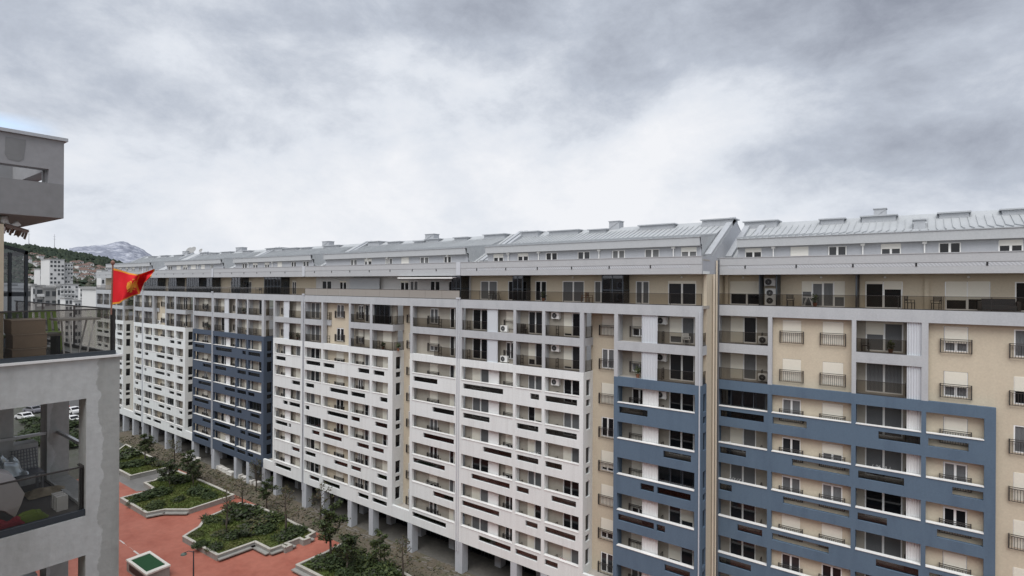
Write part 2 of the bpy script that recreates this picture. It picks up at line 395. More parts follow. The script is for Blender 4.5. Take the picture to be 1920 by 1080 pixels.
def chair(x, y, z, rz, label, kind='dark'):
    if kind not in _ch:
        M = {'dark': DARKM, 'white': UPVC, 'brown': flat('brown_wood', (.16, .085, .05))}[kind]
        s = MB(); s.box(-.24, .24, -.24, .24, .42, .46)
        b = MB()
        for k in range(4): b.box(-.22, .22, .2, .235, .56 + k * .085, .615 + k * .085)
        b.box(-.24, -.2, .2, .24, .46, .9); b.box(.2, .24, .2, .24, .46, .9)
        a = MB(); a.box(-.27, -.23, -.2, .22, .62, .65); a.box(.23, .27, -.2, .22, .62, .65)
        a.box(-.265, -.235, -.2, -.17, .46, .62); a.box(.235, .265, -.2, -.17, .46, .62)
        l = MB(); l.box(-.02, .02, -.02, .02, 0, .42)
        _ch[kind] = (s.mesh('seat', M), b.mesh('backrest', M), a.mesh('armrest', M), l.mesh('leg', M))
    o = empty('balcony_chair', (x, y, z), label, 'chair', 'chairs on the terraces', rz)
    for i, n in enumerate(('seat', 'backrest', 'armrest')): inst(n, _ch[kind][i], o, (x, y, z), rz)
    for sx in (-.21, .21):
        for sy in (-.21, .21):
            inst('leg', _ch[kind][3], o, (x + sx * cos(rz) - sy * sin(rz), y + sx * sin(rz) + sy * cos(rz), z), rz)
    return o

# ------------------------------------------------------------------ levels (metres above the square)
def Z(z): return z + H
BAND_T, BAND_B, SPLIT, BASE = Z(-1.55), Z(-2.39), Z(-7.56), Z(-26.12)
GREYF = [(Z(-2.39), Z(-4.62)), (Z(-5.34), Z(-7.56))]
NF = 6
COLF = [(Z(-8.30 - 2.95 * k), Z(-9.69 - 2.95 * k), Z(-10.57 - 2.95 * k)) for k in range(NF)]   # top, parapet top, floor
SLOTZ = (-.31, -.85)
def fl_z(i): return GREYF[i][1] if i < 2 else COLF[i - 2][2]

_fsl = {}
def floor_slab(par, x0, x1, y0, y1, z):
    k = (round(x1 - x0, 2), round(y1 - y0, 2))
    if k not in _fsl:
        s = MB(); s.box(-k[0] / 2, k[0] / 2, 0, k[1], -.2, 0); _fsl[k] = s.mesh('balcony_floor', TILE)
    inst('balcony_floor', _fsl[k], par, ((x0 + x1) / 2, y0, z))
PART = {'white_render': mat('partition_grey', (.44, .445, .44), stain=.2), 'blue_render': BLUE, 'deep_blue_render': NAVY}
def facade_mass(par, D, x0, x1, bays, colm, side=None, corner=True, wall_y=.8, slot_side=True, pil0=0.0):
    """one projecting balcony frame of a block: plates, reveals, floors, walls, windows, rails"""
    up, lo = [], []
    for b in bays:
        if b.get('t') == 'tall': up.append((b['x0'], b['x1'], GREYF[1][1], GREYF[0][0]))
        elif b.get('t') == 'none': pass
        else:
            for t, bt in GREYF: up.append((b['x0'], b['x1'], bt, t))
        for k, (t, bt, f) in enumerate(COLF):
            lo.append((b['x0'], b['x1'], bt, t))
            for s in b['slots'][k] if k < len(b['slots']) else []:
                lo.append((s[0], s[1], bt + SLOTZ[1], bt + SLOTZ[0]))
    fo = MB()
    ux1 = x1 if bays[-1].get('t') != 'none' else bays[-2]['x1'] + .36
    if not corner: up.append((bays[-1]['x0'], x1 + .1, GREYF[0][1], GREYF[0][0])); up.append((bays[-1]['x0'], x1 + .1, GREYF[1][1], GREYF[1][0]))
    tb = [b for b in bays if b.get('t') == 'tall']                     # an open bay leaves two frames
    cuts = [x0] + [v for b in tb for v in (b['x0'], b['x1'])] + [ux1]
    fus = []
    for a, b in zip(cuts[::2], cuts[1::2]):
        g = MB(); g.plate(a, b, SPLIT, BAND_B, D, D + .3, [h for h in up if h[1] > a + .01 and h[0] < b - .01]); fus.append((a, b, g))
    fo.plate(x0, x1, BASE, SPLIT, D - .003, D + .3, lo)
    # reveals between the bays
    edges = [x0 + .1] + [(a['x1'] + b['x0']) / 2 for a, b in zip(bays, bays[1:])]
    for i, e in enumerate(edges):
        tall = bays[i].get('t') == 'tall' or (i and bays[i - 1].get('t') == 'tall')
        wy = D + (bays[i].get('dep') or wall_y)
        if bays[i].get('t') != 'none': min(fus, key=lambda t: max(t[0] - e, e - t[1], 0))[2].box(e - .1, e + .1, D + .3, D + .62 if tall else wy, SPLIT + .001, BAND_B)
        q = MB(); ph = []
        for k, (t, bt, f) in enumerate(COLF):
            if i == 0 or bays[i].get('slit'): ph.append((D + .42, D + .62, bt - .2, t + .02))
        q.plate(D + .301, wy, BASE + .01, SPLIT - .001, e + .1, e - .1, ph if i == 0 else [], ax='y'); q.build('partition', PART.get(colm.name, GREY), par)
        if wall_y < 1 and i and bays[i].get('t') != 'tall':
            q = MB(); q.box(e + .101, e + .16, D + .42, D + .60, BASE + .02, SPLIT - .002); q.build('white_pilaster', WHITE, par)
    if side:                                            # return wall to the right
        holes = []
        for k, (t, bt, f) in enumerate(COLF):
            holes.append((D + .5, D + 1.22, bt + .02, t + .02))
            if k % 2 == 0: holes.append((D + .5, D + 1.22, bt + SLOTZ[1] - .05, bt + SLOTZ[0]))
        fo.plate(D + .3, D + side, BASE, SPLIT, x1, x1 - .25, holes, ax='y')
        for h in holes: e = MB(); e.box(x1 - .17, x1 - .15, h[0], h[1], h[2], h[3]); e.build('side_window', PANE, par)
        for i, (t, bt) in enumerate(GREYF):
            if i == 0: e = MB(); e.box(x1 - .16, x1, D + .302, D + side, bt - .7, bt); e.build('slab_end', GREY, par)
            glass_rail(par, D + .32, D + side - .05, bt, x1 - .06, ax='y')
    for a, b, g in fus: g.build('upper_frame', GREY, par)
    fo.build('lower_frame', colm, par)
    for b in bays:
        d = b.get('dep') or wall_y
        if b.get('t') == 'none' or d < .8: continue
        for i in range(2):
            if b.get('t') == 'tall' and i == 0: continue
            floor_slab(par, b['x0'] - .1, b['x1'] + .1, D + .3, D + d + .05, GREYF[i][1] - .004)
        for t, bt, f in COLF: floor_slab(par, b['x0'] - .1, b['x1'] + .1, D + .3, D + d + .05, f)
    lastx = bays[-1]['x1']
    for bi, b in enumerate(bays):
        d = b.get('dep') or wall_y; wy = D + d; hol = []; tall = b.get('t') in ('tall', 'none')
        wx0 = edges[bi] if bi else b['x0'] - .2
        wx1 = edges[bi + 1] - .003 if bi < len(bays) - 1 else (x1 - .26 if side else b['x1'] + .2)
        for i in range(2 + NF):
            f = fl_z(i)
            for fx in b['fx']:
                if fx[0] == 'door':
                    hol.append((fx[1], fx[2], f + .03, f + 2.13))
                    sh = RND.choice(([0, 0], [0, 0], [0, 0], [.9, 0], [0, .6], [1, 1], [.75, 0])) if len(fx) < 4 else fx[3][i]
                    win(par, fx[1], fx[2], f + .03, f + 2.13, wy + .06, 2, sh, None, name='balcony_door')
                elif fx[0] == 'win':
                    z0, z1 = f + .38, f + 2.02
                    hol.append((fx[1], fx[2], z0, z1))
                    win(par, fx[1], fx[2], z0, z1, wy + .06, 2, RND.choice((0, 0, .62, .7, 1, 1)) if len(fx) < 4 else fx[3][i])
                    juliet(par, (fx[1] + fx[2]) / 2, f + .3, wy, fx[2] - fx[1] + .34)
                elif fx[0] == 'div': divider(par, fx[1], f, wy - .44)
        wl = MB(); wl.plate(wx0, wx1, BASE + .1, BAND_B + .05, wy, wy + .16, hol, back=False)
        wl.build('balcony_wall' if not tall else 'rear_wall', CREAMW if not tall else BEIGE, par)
        # railings of the two upper grey floors, screens, copings and the smoked panes of the parapets
        for i, (t, bt) in enumerate(GREYF):
            if b.get('t') in ('tall', 'none'): continue
            r0, r1 = b['x0'], b['x1']
            if b.get('lv'):
                louver(par, b['lv'][0], b['lv'][1], bt + .005, t - .005, D + .16, LOUV)
                if b['lvg'] == 'l': r1 = b['lv'][0] - .06
                elif b['lvg'] == 'r': r0 = b['lv'][1] + .06
            if b.get('open_end'): r1 = x1 - .05
            if b.get('rail0') and i == 1: r0 = b['rail0']
            glass_rail(par, r0 + .01, r1 - .01, bt, D + .1, M=b.get('rm'))
        for k, (t, bt, f) in enumerate(COLF):
            if b.get('lv'): louver(par, b['lv'][0], b['lv'][1], f + .005, f + 2.4, D + .42, LOUVW)
            c = coping(round(b['x1'] - b['x0'], 2)); inst('parapet_coping', c, par, ((b['x0'] + b['x1']) / 2, D, bt))
            for s in b['slots'][k] if k < len(b['slots']) else []:
                if d < .8: continue
                w = round(s[1] - s[0], 2)
                if ('sg', w) not in _gr:
                    q = MB(); q.box(-w / 2, w / 2, -.006, .006, 0, SLOTZ[0] - SLOTZ[1]); _gr[('sg', w)] = q.mesh('parapet_glass', SLOTG)
                inst('parapet_glass', _gr[('sg', w)], par, ((s[0] + s[1]) / 2, D + .16, bt + SLOTZ[1]))
def cell_glaze(par, D, x0, x1, z0, z1):               # a balcony closed in with dark glass
    g = MB(); g.box(x0, x1, D + .34, D + .35, z0, z1); o = g.build('glazed_enclosure', WGLASS, par)
    f = MB(); n = max(2, round((x1 - x0) / .85))
    for i in range(n + 1): x = x0 + (x1 - x0) * i / n; f.box(x - .025, x + .025, D + .31, D + .37, z0, z1)
    f.box(x0, x1, D + .312, D + .368, z1 - .06, z1); f.box(x0, x1, D + .312, D + .368, z0, z0 + .05)
    inst('enclosure_frame', f.mesh('enclosure_frame', ANTH), o)
_cp = {}
def coping(w):
    if w not in _cp:
        c = MB(); c.box(-w / 2 + .002, w / 2 - .002, -.05, .33, .002, .05); _cp[w] = c.mesh('parapet_coping', UPVC)
    return _cp[w]
def recess(par, D, x0, x1, wins, basem=None, dep=1.7, shs=None):
    """the set-back strip between two frames, with one column of windows and a low terrace at its foot"""
    wl = MB(); hol = []
    for i in range(2 + NF):
        f = fl_z(i)
        for w0, w1 in wins:
            hol.append((w0, w1, f + .3, f + 2.0))
            win(par, w0, w1, f + .3, f + 2.0, D + dep + .06, 2, shs[i] if shs else RND.choice((0, .62, .68, 1, 1, 0)))
            juliet(par, (w0 + w1) / 2, f + .22, D + dep, w1 - w0 + .4)
    wl.plate(x0 - .2, x1 + .2, BASE, BAND_B + .05, D + dep, D + dep + .16, hol, back=False); wl.build('rear_wall', BEIGE, par)
    b = MB(); b.box(x0 + .002, x1 - .002, D - .001, D + .3, BASE, Z(-24.85)); b.build('base_beam', basem or WHITE, par)
    t = MB(); t.box(x0, x1, D + .3, D + dep, Z(-25.3), Z(-25.1)); t.build('terrace_floor', TILE, par)

# ------------------------------------------------------------------ penthouse, attic and roof of one block
HATCH = stripes('painted_light_fascia', (.50, .515, .535), (.36, .375, .395), 'DIAGONAL', 3.0)  # diagonal light pattern of the parapet strip, put into the colour
def top_floors(par, D, x0, x1, doors, attic, dorm, ribs, boxes, chims, rail=None, wallm=None, hatch=False, enclos=(), dpipes=None, endcap=None, gable=None, awn=None, screens=()):
    w = MB(); hol = [(a, b, Z(-1.55), Z(.35)) for a, b, *q in doors]
    w.plate(x0, x1, BAND_T, Z(.92), D + 1.75, D + 1.9, hol, back=False); w.build('penthouse_wall', wallm or BEIGE, par)
    for a, b, *q in doors:
        n = len(q[0]) if q else (2 if b - a < 2.4 else 3)
        win(par, a, b, Z(-1.55), Z(.35), D + 1.81, n, q[0] if q else RND.choice(([0] * n, [.12] * n, [0] * n)), q[1] if len(q) > 1 else None, name='terrace_door')
    s = MB(); s.box(x0, x1, D - .002, D + .3, BAND_B, BAND_T); s.build('band_beam', GREY, par)
    s = MB(); s.box(x0, x1, D + .3, D + 1.9, BAND_T - .25, BAND_T - .003); s.build('terrace_floor', TILE, par)
    glass_rail(par, x0 + .02, x1 - .02, BAND_T + .002, D + .1, .93, M=rail)
    f = MB(); f.box(x0, x1, D, D + .25, Z(.88), Z(1.62)); f.box(x0, x1, D - .025, D + .25, Z(1.622), Z(2.2)); f.box(x0, x1, D - .06, D + .3, Z(2.202), Z(2.25))
    f.build('roof_parapet', FASC, par)
    f = MB(); f.box(x0, x1, D + .251, D + 1.9, Z(.885), Z(1.1)); f.build('soffit', WHITE, par)
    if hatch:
        h = MB(); h.box(x0 + .9, x1 - .9, D - .005, D, Z(1.36), Z(1.58)); h.build('painted_light_strip', HATCH, par)
    x = x0 + 2.2
    while x < x1 - 1:
        g = MB(); g.box(x, x + .1, D - .03, D + .02, Z(1.36), Z(1.6)); g.build('rain_spout', BLACK, par); x += 3.62
    # attic wall with its windows
    d0, d1 = dorm
    a = MB(); hol = [(p, q, Z(2.25), Z(2.98)) for p, q in attic]
    a.plate(d0, d1, Z(2.0), Z(3.25), D + 1.75, D + 1.9, hol, back=False); a.build('attic_wall', GREYW, par)
    for p, q in attic: win(par, p, q, Z(2.22), Z(2.98), D + 1.82, 2, RND.choice((0, 0, 0, .4, .45, 1)), RND.choice('dggl'), name='attic_window', smat=SHUTW)
    t = MB(); t.box(x0, x1, D + .25, D + 1.9, Z(1.9), Z(2.0)); t.build('attic_terrace', TILE, par)
    e = MB(); e.box(d0, d1, D + 1.35, D + 1.6, Z(3.13), Z(3.78)); e.box(d0, d1, D + 1.6, D + 1.9, Z(3.13), Z(3.25)); e.build('eave_board', FASC, par)
    e = MB(); e.box(d0 - .02, d1 + .02, D + 1.3, D + 1.62, Z(3.782), Z(3.83)); e.build('gutter', METALD, par)
    for p in (dpipes if dpipes is not None else [u for u in [d0 + 2.6, d0 + 6.2, d0 + 13, d0 + 19] if u < d1 - 1]):
        g = MB(); g.tube([(p, D + 1.64, Z(2.0)), (p, D + 1.64, Z(3.0))], .045); g.box(p - .13, p + .13, D + 1.52, D + 1.74, Z(2.96), Z(3.12)); g.build('downpipe', UPVC, par)
    # main roof, raised dormer roof, standing seams
    zm = lambda y: 2.43 + .51 * (y - 2.72)
    r = MB(); yr = 9.35
    r.quad((x0, D + 2, Z(zm(2))), (x1, D + 2, Z(zm(2))), (x1, D + yr, Z(zm(yr))), (x0, D + yr, Z(zm(yr))))
    r.quad((x0, D + yr, Z(zm(yr))), (x1, D + yr, Z(zm(yr))), (x1, D + 16.5, Z(2.2)), (x0, D + 16.5, Z(2.2)))
    prof = [(1.32, 3.84), (5.6, 4.32), (9.35, 5.62)]
    zt = [5.52 if False else p[1] for p in prof]
    for (ya, za), (yb, zb) in zip(prof, prof[1:]):
        r.quad((d0, D + ya, Z(za)), (d1, D + ya, Z(za)), (d1, D + yb, Z(zb)), (d0, D + yb, Z(zb)))
        n = int((d1 - d0) / .48)
        for i in range(n + 1):
            x = d0 + (d1 - d0) * i / n
            r.obox((x, D + (ya + yb) / 2, Z((za + zb) / 2) + .03), (.018, 0, 0), (0, (yb - ya) / 2, (zb - za) / 2), (0, -.016, .055))
    for dx in (d0, d1):                                 # metal cheeks of the dormer
        P = [(D + 1.6, 3.13)] + [(D + a, b) for a, b in prof] + [(D + 9.35, zm(9.35) - .1), (D + 2.2, zm(2.2))]
        vs = [(dx, y, Z(z)) for y, z in P]; r.add(vs, [tuple(range(len(vs)))])
        for k in range(9):
            y = 2 + k * .42; zt_ = 3.84 + (y - 1.32) * .112; zb_ = max(zm(y), 2.0)
            r.box(dx - .02, dx + .02, D + y, D + y + .025, Z(zb_), Z(zt_))
    r.build('roof', METAL, par)
    for rx, rw in ribs:
        q = MB(); ya, yb = 2.3, 9.4
        q.obox((rx, D + (ya + yb) / 2, Z(zm((ya + yb) / 2)) + .1), (rw / 2, 0, 0), (0, (yb - ya) / 2, (zm(yb) - zm(ya)) / 2), (0, -.09, .18)); q.build('party_rib', METALD, par)
    for b0, b1, zt in boxes:
        q = MB(); q.box(b0, b1, D + 8.3, D + 9.9, Z(4.8), Z(zt - .1)); q.box(b0 - .14, b1 + .14, D + 8.12, D + 10.05, Z(zt - .1), Z(zt)); q.build('ridge_vent', METALD, par)
    for c0, c1 in chims:
        q = MB(); q.box(c0, c1, D + 8.9, D + 9.9, Z(5.2), Z(6.4)); q.box(c0 - .06, c1 + .06, D + 8.84, D + 9.96, Z(6.4), Z(6.47))
        q.bar((c0 + .05, D + 8.88, Z(5.75)), (c1 - .05, D + 8.88, Z(6.35)), .05); q.build('chimney', METALD, par)
    for e0, e1 in enclos: enclosure(par, e0, e1, D)
def enclosure(par, e0, e1, D):                           # dark glazed bay on a roof terrace
    g = MB(); g.box(e0 + .03, e1 - .03, D + .36, D + .375, Z(-1.5), Z(.8)); g.box(e1 - .04, e1 - .03, D + .4, D + 1.7, Z(-1.5), Z(.8)); g.box(e0 + .03, e0 + .04, D + .4, D + 1.7, Z(-1.5), Z(.8))
    o = g.build('glazed_enclosure', WGLASS, par)
    f = MB(); n = max(2, round((e1 - e0) / .8))
    for i in range(n + 1): x = e0 + (e1 - e0) * i / n; f.box(x - .035, x + .035, D + .33, D + .4, Z(-1.55), Z(.86))
    for z in (-1.5, -.45, .8): f.box(e0, e1, D + .335, D + .395, Z(z), Z(z + .06))
    f.box(e1 - .06, e1, D + .4, D + 1.7, Z(-.45), Z(-.39)); f.box(e1 - .06, e1, D + .4, D + 1.7, Z(.8), Z(.86))
    inst('enclosure_frame', f.mesh('enclosure_frame', ANTH), o)
def ground_floor(par, D, x0, x1, pil, wide=(), dep=4.2):
    c = MB(); c.box(x0, x1, D + .3, D + dep + .3, BASE - .02, BASE + .2); c.build('arcade_ceiling', CONCP, par)
    s = MB(); s.box(x0, x1, D + dep, D + dep + .1, 0.02, BASE - .02); s.build('shop_front', SHOP, par)
    q = MB(); x = x0 + .6
    while x < x1: q.box(x - .05, x + .05, D + dep - .05, D + dep - .001, 0.02, BASE - .02); x += 1.55
    for z in (.06, 2.3): q.box(x0, x1, D + dep - .04, D + dep - .002, z, z + .08)
    q.build('shop_mullions', ANTH, par)
    x = x0 + 2.5
    while x < x1: b = MB(); b.box(x - .4, x + .4, D + dep - .9, D + dep - .06, .02, BASE - .02); b.build('arcade_pier', CONCP, par); x += 5.2
    for p in pil:
        w = .95 if p in wide else .72
        k = MB(); k.box(p, p + w, D + .01, D + .9, 0.0, BASE - .004); k.build('pillar', CONCP, par)
# ------------------------------------------------------------------ the long row of apartment blocks
S1 = lambda l: [[q] if isinstance(q, tuple) else q for q in l]
YM, YA = 42.0, 45.9
def block(label, x, D):
    return empty('apartment_block', (x, D, 0), label, 'apartment building', 'apartment blocks of the long row')

def type_one(par, D, o, b1, b2, b3, bb, rx, colm, col2, sl1, sl2, sl3, slb, side2=None, lv=(3.29, 4.46), lvb=(2.11, 3.32)):
    bays = [dict(x0=b1[0], x1=b1[1], lv=(b1[0] + lv[0], b1[0] + lv[1]), lvg='l', slots=S1(sl1), fx=[('door', b1[0] + .75, b1[0] + 2.95), ('win', b1[0] + 5.05, b1[0] + 6.1), ('div', b1[0] + .45)]),
            dict(x0=b2[0], x1=b2[1], slots=S1(sl2), fx=[('door', b2[0] + .88, b2[0] + 2.45), ('div', b2[0] + .3)]),
            dict(x0=b3[0], x1=b3[1], slots=S1(sl3), fx=[('door', b3[0] + 1.5, b3[0] + 3.2), ('div', b3[0] + .95)])]
    facade_mass(par, D, o, rx[0], bays, colm, side=1.7)
    recess(par, D, rx[0], rx[1], shs=[1, 0, 1, 0, .84, 1, .7, 0], wins=[(rx[0] + .85, rx[0] + 2.1)] if rx[1] - rx[0] > 2.3 else [(rx[0] + .5, rx[0] + 1.7)])
    bay = [dict(x0=bb[0], x1=bb[1], lv=(bb[0] + lvb[0], bb[0] + lvb[1]), lvg='r', slots=S1(slb), fx=[('win', bb[0] + .75, bb[0] + 2.05), ('door', bb[0] + 3.95, bb[0] + 5.95), ('div', bb[0] + 3.5)])]
    facade_mass(par, D, rx[1], side2[0] if side2 else bb[1] + .35, bay, col2, side=side2[1] if side2 else None, wall_y=1.2 if D == YM and bb[0] > -30 else .8)
def type_two(par, D, o, c1, c2, c3, c4, cc, rx, colm, col2, sl, end):
    bays = [dict(x0=c1[0], x1=c1[1], slots=S1(sl[0]), fx=[('door', c1[0] + .12, c1[0] + 2.1)]),
            dict(x0=c2[0], x1=c2[1], t='tall', slots=S1(sl[1]), fx=[('win', c2[0] + 1.75, c2[0] + 3.2), ('div', c2[0] + .35)]),
            dict(x0=c3[0], x1=c3[1], slots=S1(sl[2]), fx=[('win', c3[0] + .5, c3[0] + 1.4), ('door', c3[0] + 1.75, c3[0] + 3.2)]),
            dict(x0=c4[0], x1=c4[1], open_end=True, slots=S1(sl[3]), fx=[('door', c4[0] + 1.0, c4[0] + 2.5), ('div', c4[0] + .45)])]
    facade_mass(par, D, o, rx[0], bays, colm, side=1.75, corner=False)
    recess(par, D, rx[0], rx[1], [(rx[0] + .8, rx[0] + 2.0)])
    if cc:
        bay = [dict(x0=cc[0], x1=cc[1], rail0=cc[0] + 3.2, slots=S1(sl[4]), fx=[('win', cc[0] + 1.85, cc[0] + 3.1), ('door', cc[0] + 4.8, cc[0] + 6.1), ('div', cc[0] + 3.6)])]
        facade_mass(par, D, rx[1], end, bay, col2)

# nearest block, set back, with the blue frame that ends short of the beige wall
A = block('nearest block at the right end, beige wall with broad blue balcony frame, standing set back', -13.5, YA)
sA = [[(-13.2, -9.93), (-13.22, -11.22), (-13.24, -12.28), (-11.83, -10.0), (-13.26, -10.81), (-12.6, -10.2)],
      [(-9.3, -6.98), (-7.95, -4.25), (-8.55, -4.25), (-9.3, -5.51), (-8.2, -4.4), (-9.2, -6)],
      [(-2.55, -.22), (-3.73, -1.09), (-3.75, -2.03), (-2.66, -.28), (-3.6, -1.5), (-2.5, -.4)],
      [(.21, 2.27), (1.47, 3.0), (.69, 3.0), (.3, 2.2), (.8, 2.9), (.3, 2)]]
bays = [dict(x0=-13.34, x1=-9.67, slots=S1(sA[0]), fx=[('door', -12.75, -10.75, [[1, 0], [1, 0], [0, 0], [.7, 0], [0, 0], [0, 0], [0, 0], [.5, 0]]), ('div', -10.3)]),
        dict(x0=-9.38, x1=-4.16, t='tall', dep=.5, slots=S1(sA[1]), fx=[('win', -8.72, -7.46, [1, 1, 0, 0, 0, 1, 0, 1]), ('win', -6.02, -4.73, [1, 1, .78, .45, 0, 1, 0, 0])]),
        dict(x0=-3.89, x1=-.17, lv=(-.92, -.2), lvg='l', slots=S1(sA[2]), fx=[('door', -3.42, -1.2, [[.45, .08], [0, 0], [0, 0], [0, 0], [0, 0], [0, 0], [0, 0], [0, 0]]), ('div', -1.05)]),
        dict(x0=.09, x1=3.03, t='none', dep=.5, slots=S1(sA[3]), fx=[('win', 1.0, 2.25, [.66, .62, .7, 0, 0, 1, 0, .6])])]
facade_mass(A, YA, -13.66, 3.59, bays, BLUE, side=None, wall_y=1.2)
q = MB(); q.plate(3.231, 30, Z(-29.3), BAND_B + .05, YA + .499, YA + .66, [h for i in range(8) for h in ((4.45, 5.75, fl_z(i) + .3, fl_z(i) + 2.0), (8.4, 9.7, fl_z(i) + .3, fl_z(i) + 2.0), (12.4, 13.7, fl_z(i) + .3, fl_z(i) + 2.0))], back=False)
q.build('rear_wall', BEIGE, A)
for i in range(8):
    for xa in (4.45, 8.4, 12.4):
        win(A, xa, xa + 1.3, fl_z(i) + .3, fl_z(i) + 2.0, YA + .56, 2, [1, 1, 0, .62, 0, .55, 0, 1][(i + int(xa)) % 8]); juliet(A, xa + .65, fl_z(i) + .22, YA + .5, 1.68)
top_floors(A, YA, -13.6, 30, [(-12.95, -10.35, [.55, .55], 'd'), (-7.63, -4.77, [.42, .1, .08, .62], 'l'), (-3.5, -1.28, [.1, .3], 'd'), (1.08, 3.41, [.66, .62], 'd'), (4.6, 6.8, [0, .1], 'd'), (9, 11.4)],
           [(-11.8, -10.54), (-8.44, -7.18), (-5.89, -4.65), (-2.58, -1.36), (.72, 1.91), (3.79, 4.99), (7.2, 8.5), (11, 12.2)], (-12.35, 30),
           [(-13.25, .5), (-11.95, .5)], [(-13.5, -10.76, 5.98), (-7.26, -5.54, 5.8), (-4.24, -1.92, 5.84), (.85, 2.63, 5.76), (4.52, 6.2, 5.75), (9, 11.5, 5.78)], [(-3.45, -2.61)],
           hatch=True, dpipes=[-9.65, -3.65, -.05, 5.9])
q = MB(); q.box(-.73, -.01, YA + 5.6, YA + 7.0, Z(4.2), Z(5.0)); q.box(-.8, .06, YA + 5.5, YA + 7.1, Z(5.0), Z(5.08)); q.build('ridge_vent', METALD, A)
for x0, x1 in ((-10.42, -10.35), (-9.2, -9.12), (-3.98, -3.88)):
    q = MB(); q.box(x0, x1, YA + .35, YA + 1.72, Z(-1.54), Z(.86)); q.build('terrace_partition', ANTH, A)
q = MB(); q.box(-3.82, -3.62, YA + 1.6, YA + 1.749, Z(-1.54), Z(.88)); q.box(-.04, .2, YA + 1.6, YA + 1.749, Z(-1.54), Z(.88)); q.box(-13.3, -13.05, YA + 1.5, YA + 1.749, Z(-1.54), Z(.88)); q.build('pilaster', BEIGE, A)
ground_floor(A, YA, -13.6, 30, [-13.6, -9.6, -4.2, -.3, 3.0])

# block with the white frame and the narrow blue frame beside a beige gable wall
B = block('block with white balcony frame and narrow blue frame, beige side wall facing the set-back block', -38, YM)
type_one(B, YM, -38.25, (-37.6, -31.11), (-30.8, -27.86), (-27.54, -23.96), (-20.36, -13.96), (-23.56, -20.69), WHITE, BLUE,
         [(-37.38, -32.28), (-37.39, -33.93), (-34.73, -31.24), (-36.24, -31.44), (-37.46, -32.68), (-35.27, -31.28)],
         [(-29.14, -28.15), (-30.66, -28.21), (-30.64, -28.19), (-30.66, -29.24), (-29.61, -28.23), (-30.74, -28.24)],
         [(-27.48, -24.18), (-27.45, -24.19), (-27.45, -25.68), (-26.78, -24.23), (-27.45, -24.27), (-27.45, -26.06)],
         [[(-20.21, -17.73)], [(-16.41, -14.23)], [(-18.3, -17.17), (-16.9, -14.24)], [(-20.26, -17.15), (-16.93, -16.24)], [(-16.26, -14.26)], [(-19.5, -17)]], side2=(-13.48, 1.27))
top_floors(B, YM, -37.9, -13.48, [(-36.65, -34.42), (-33.08, -31.58), (-29.83, -28.55), (-26.8, -24.51), (-23.49, -22.19), (-19.6, -18.37), (-16.77, -14.48)],
           [(-34.96, -33.67), (-31.96, -30.63), (-28.67, -27.37), (-25.22, -23.96), (-21.82, -20.57), (-18.79, -17.53), (-15.71, -14.45)], (-35.7, -14.1),
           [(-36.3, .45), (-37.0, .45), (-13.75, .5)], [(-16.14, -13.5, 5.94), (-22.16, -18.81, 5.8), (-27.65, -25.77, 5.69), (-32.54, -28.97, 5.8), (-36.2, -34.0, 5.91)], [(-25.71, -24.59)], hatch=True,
           enclos=[(-31.45, -30.3), (-22.0, -20.1)], dpipes=[-33.0, -29.4, -23.0, -16.3])
# its right-hand gable wall
P = [(YM + 1.27, 0), (YM + 16.4, 0), (YM + 16.4, Z(2.1)), (YM + 9.4, Z(5.75)), (YM + 2.6, Z(2.28)), (YM + 1.27, Z(2.2)), (YM + 1.27, 0)][:6]
q = MB(); n = len(P); q.add([(-13.5, y, z) for y, z in P] + [(-13.75, y, z) for y, z in P], [tuple(range(n)), tuple(range(n, 2 * n))[::-1]] + [(i, (i + 1) % n, n + (i + 1) % n, n + i) for i in range(n)])
q.v = [(x, y, min(z, Z(.9))) for x, y, z in q.v]; q.build('side_wall', BEIGE, B)
P = [(YM + .26, Z(.9)), (YM + 16.4, Z(.9)), (YM + 16.4, Z(2.1)), (YM + 9.4, Z(5.72)), (YM + 2.6, Z(2.25)), (YM + .26, Z(2.2))]
q = MB(); q.add([(-13.495, y, z) for y, z in P] + [(-13.74, y, z) for y, z in P], [tuple(range(n)), tuple(range(n, 2 * n))[::-1]] + [(i, (i + 1) % n, n + (i + 1) % n, n + i) for i in range(n)]); q.build('gable_wall', GREYW, B)
q = MB(); q.tube([(-13.36, YM + 2.6, 0), (-13.36, YM + 2.6, Z(.9))], .07); q.tube([(-13.36, YM + 3.3, 0), (-13.36, YM + 3.3, Z(2.0))], .07); q.build('downpipe', flat('beige_pipe', (.6, .53, .43)), B)
ground_floor(B, YM, -37.9, -13.48, [-38.35, -31.3, -27.9, -23.9, -20.6, -14.2], (-38.35,))

# all-white block
C = block('all-white block between two rain pipes, taupe terrace screen and awning on top', -65.2, YM)
slC = [[(-64.78, -61.6), (-64.81, -62.91), (-64.88, -63.93), (-63.38, -61.69), (-64.86, -62.5), (-63.84, -61.72)],
       [(-60.98, -58.69), (-59.61, -55.95), (-60.16, -55.95), (-61.0, -57.14), (-58.66, -55.95), (-61.0, -57.46)],
       [(-54.09, -52.0), (-55.4, -52.73), (-55.35, -53.69), (-54.21, -52.0), (-55.32, -53.42), (-53.96, -52.0)],
       [(-51.27, -49.36), (-50.12, -48.8), (-50.93, -48.8), (-51.38, -49.38), (-50.51, -48.8), (-51.35, -48.8)],
       [(-44.6, -40.98), (-41.7, -38.6), (-43.07, -38.6), (-44.61, -39.85), (-41.54, -38.6), (-44.65, -39.65)]]
type_two(C, YM, -65.2, (-65.04, -61.42), (-61.08, -55.86), (-55.55, -51.93), (-51.55, -48.72), (-44.77, -38.43), (-47.96, -45.15), WHITE, WHITE, slC, -38.25)
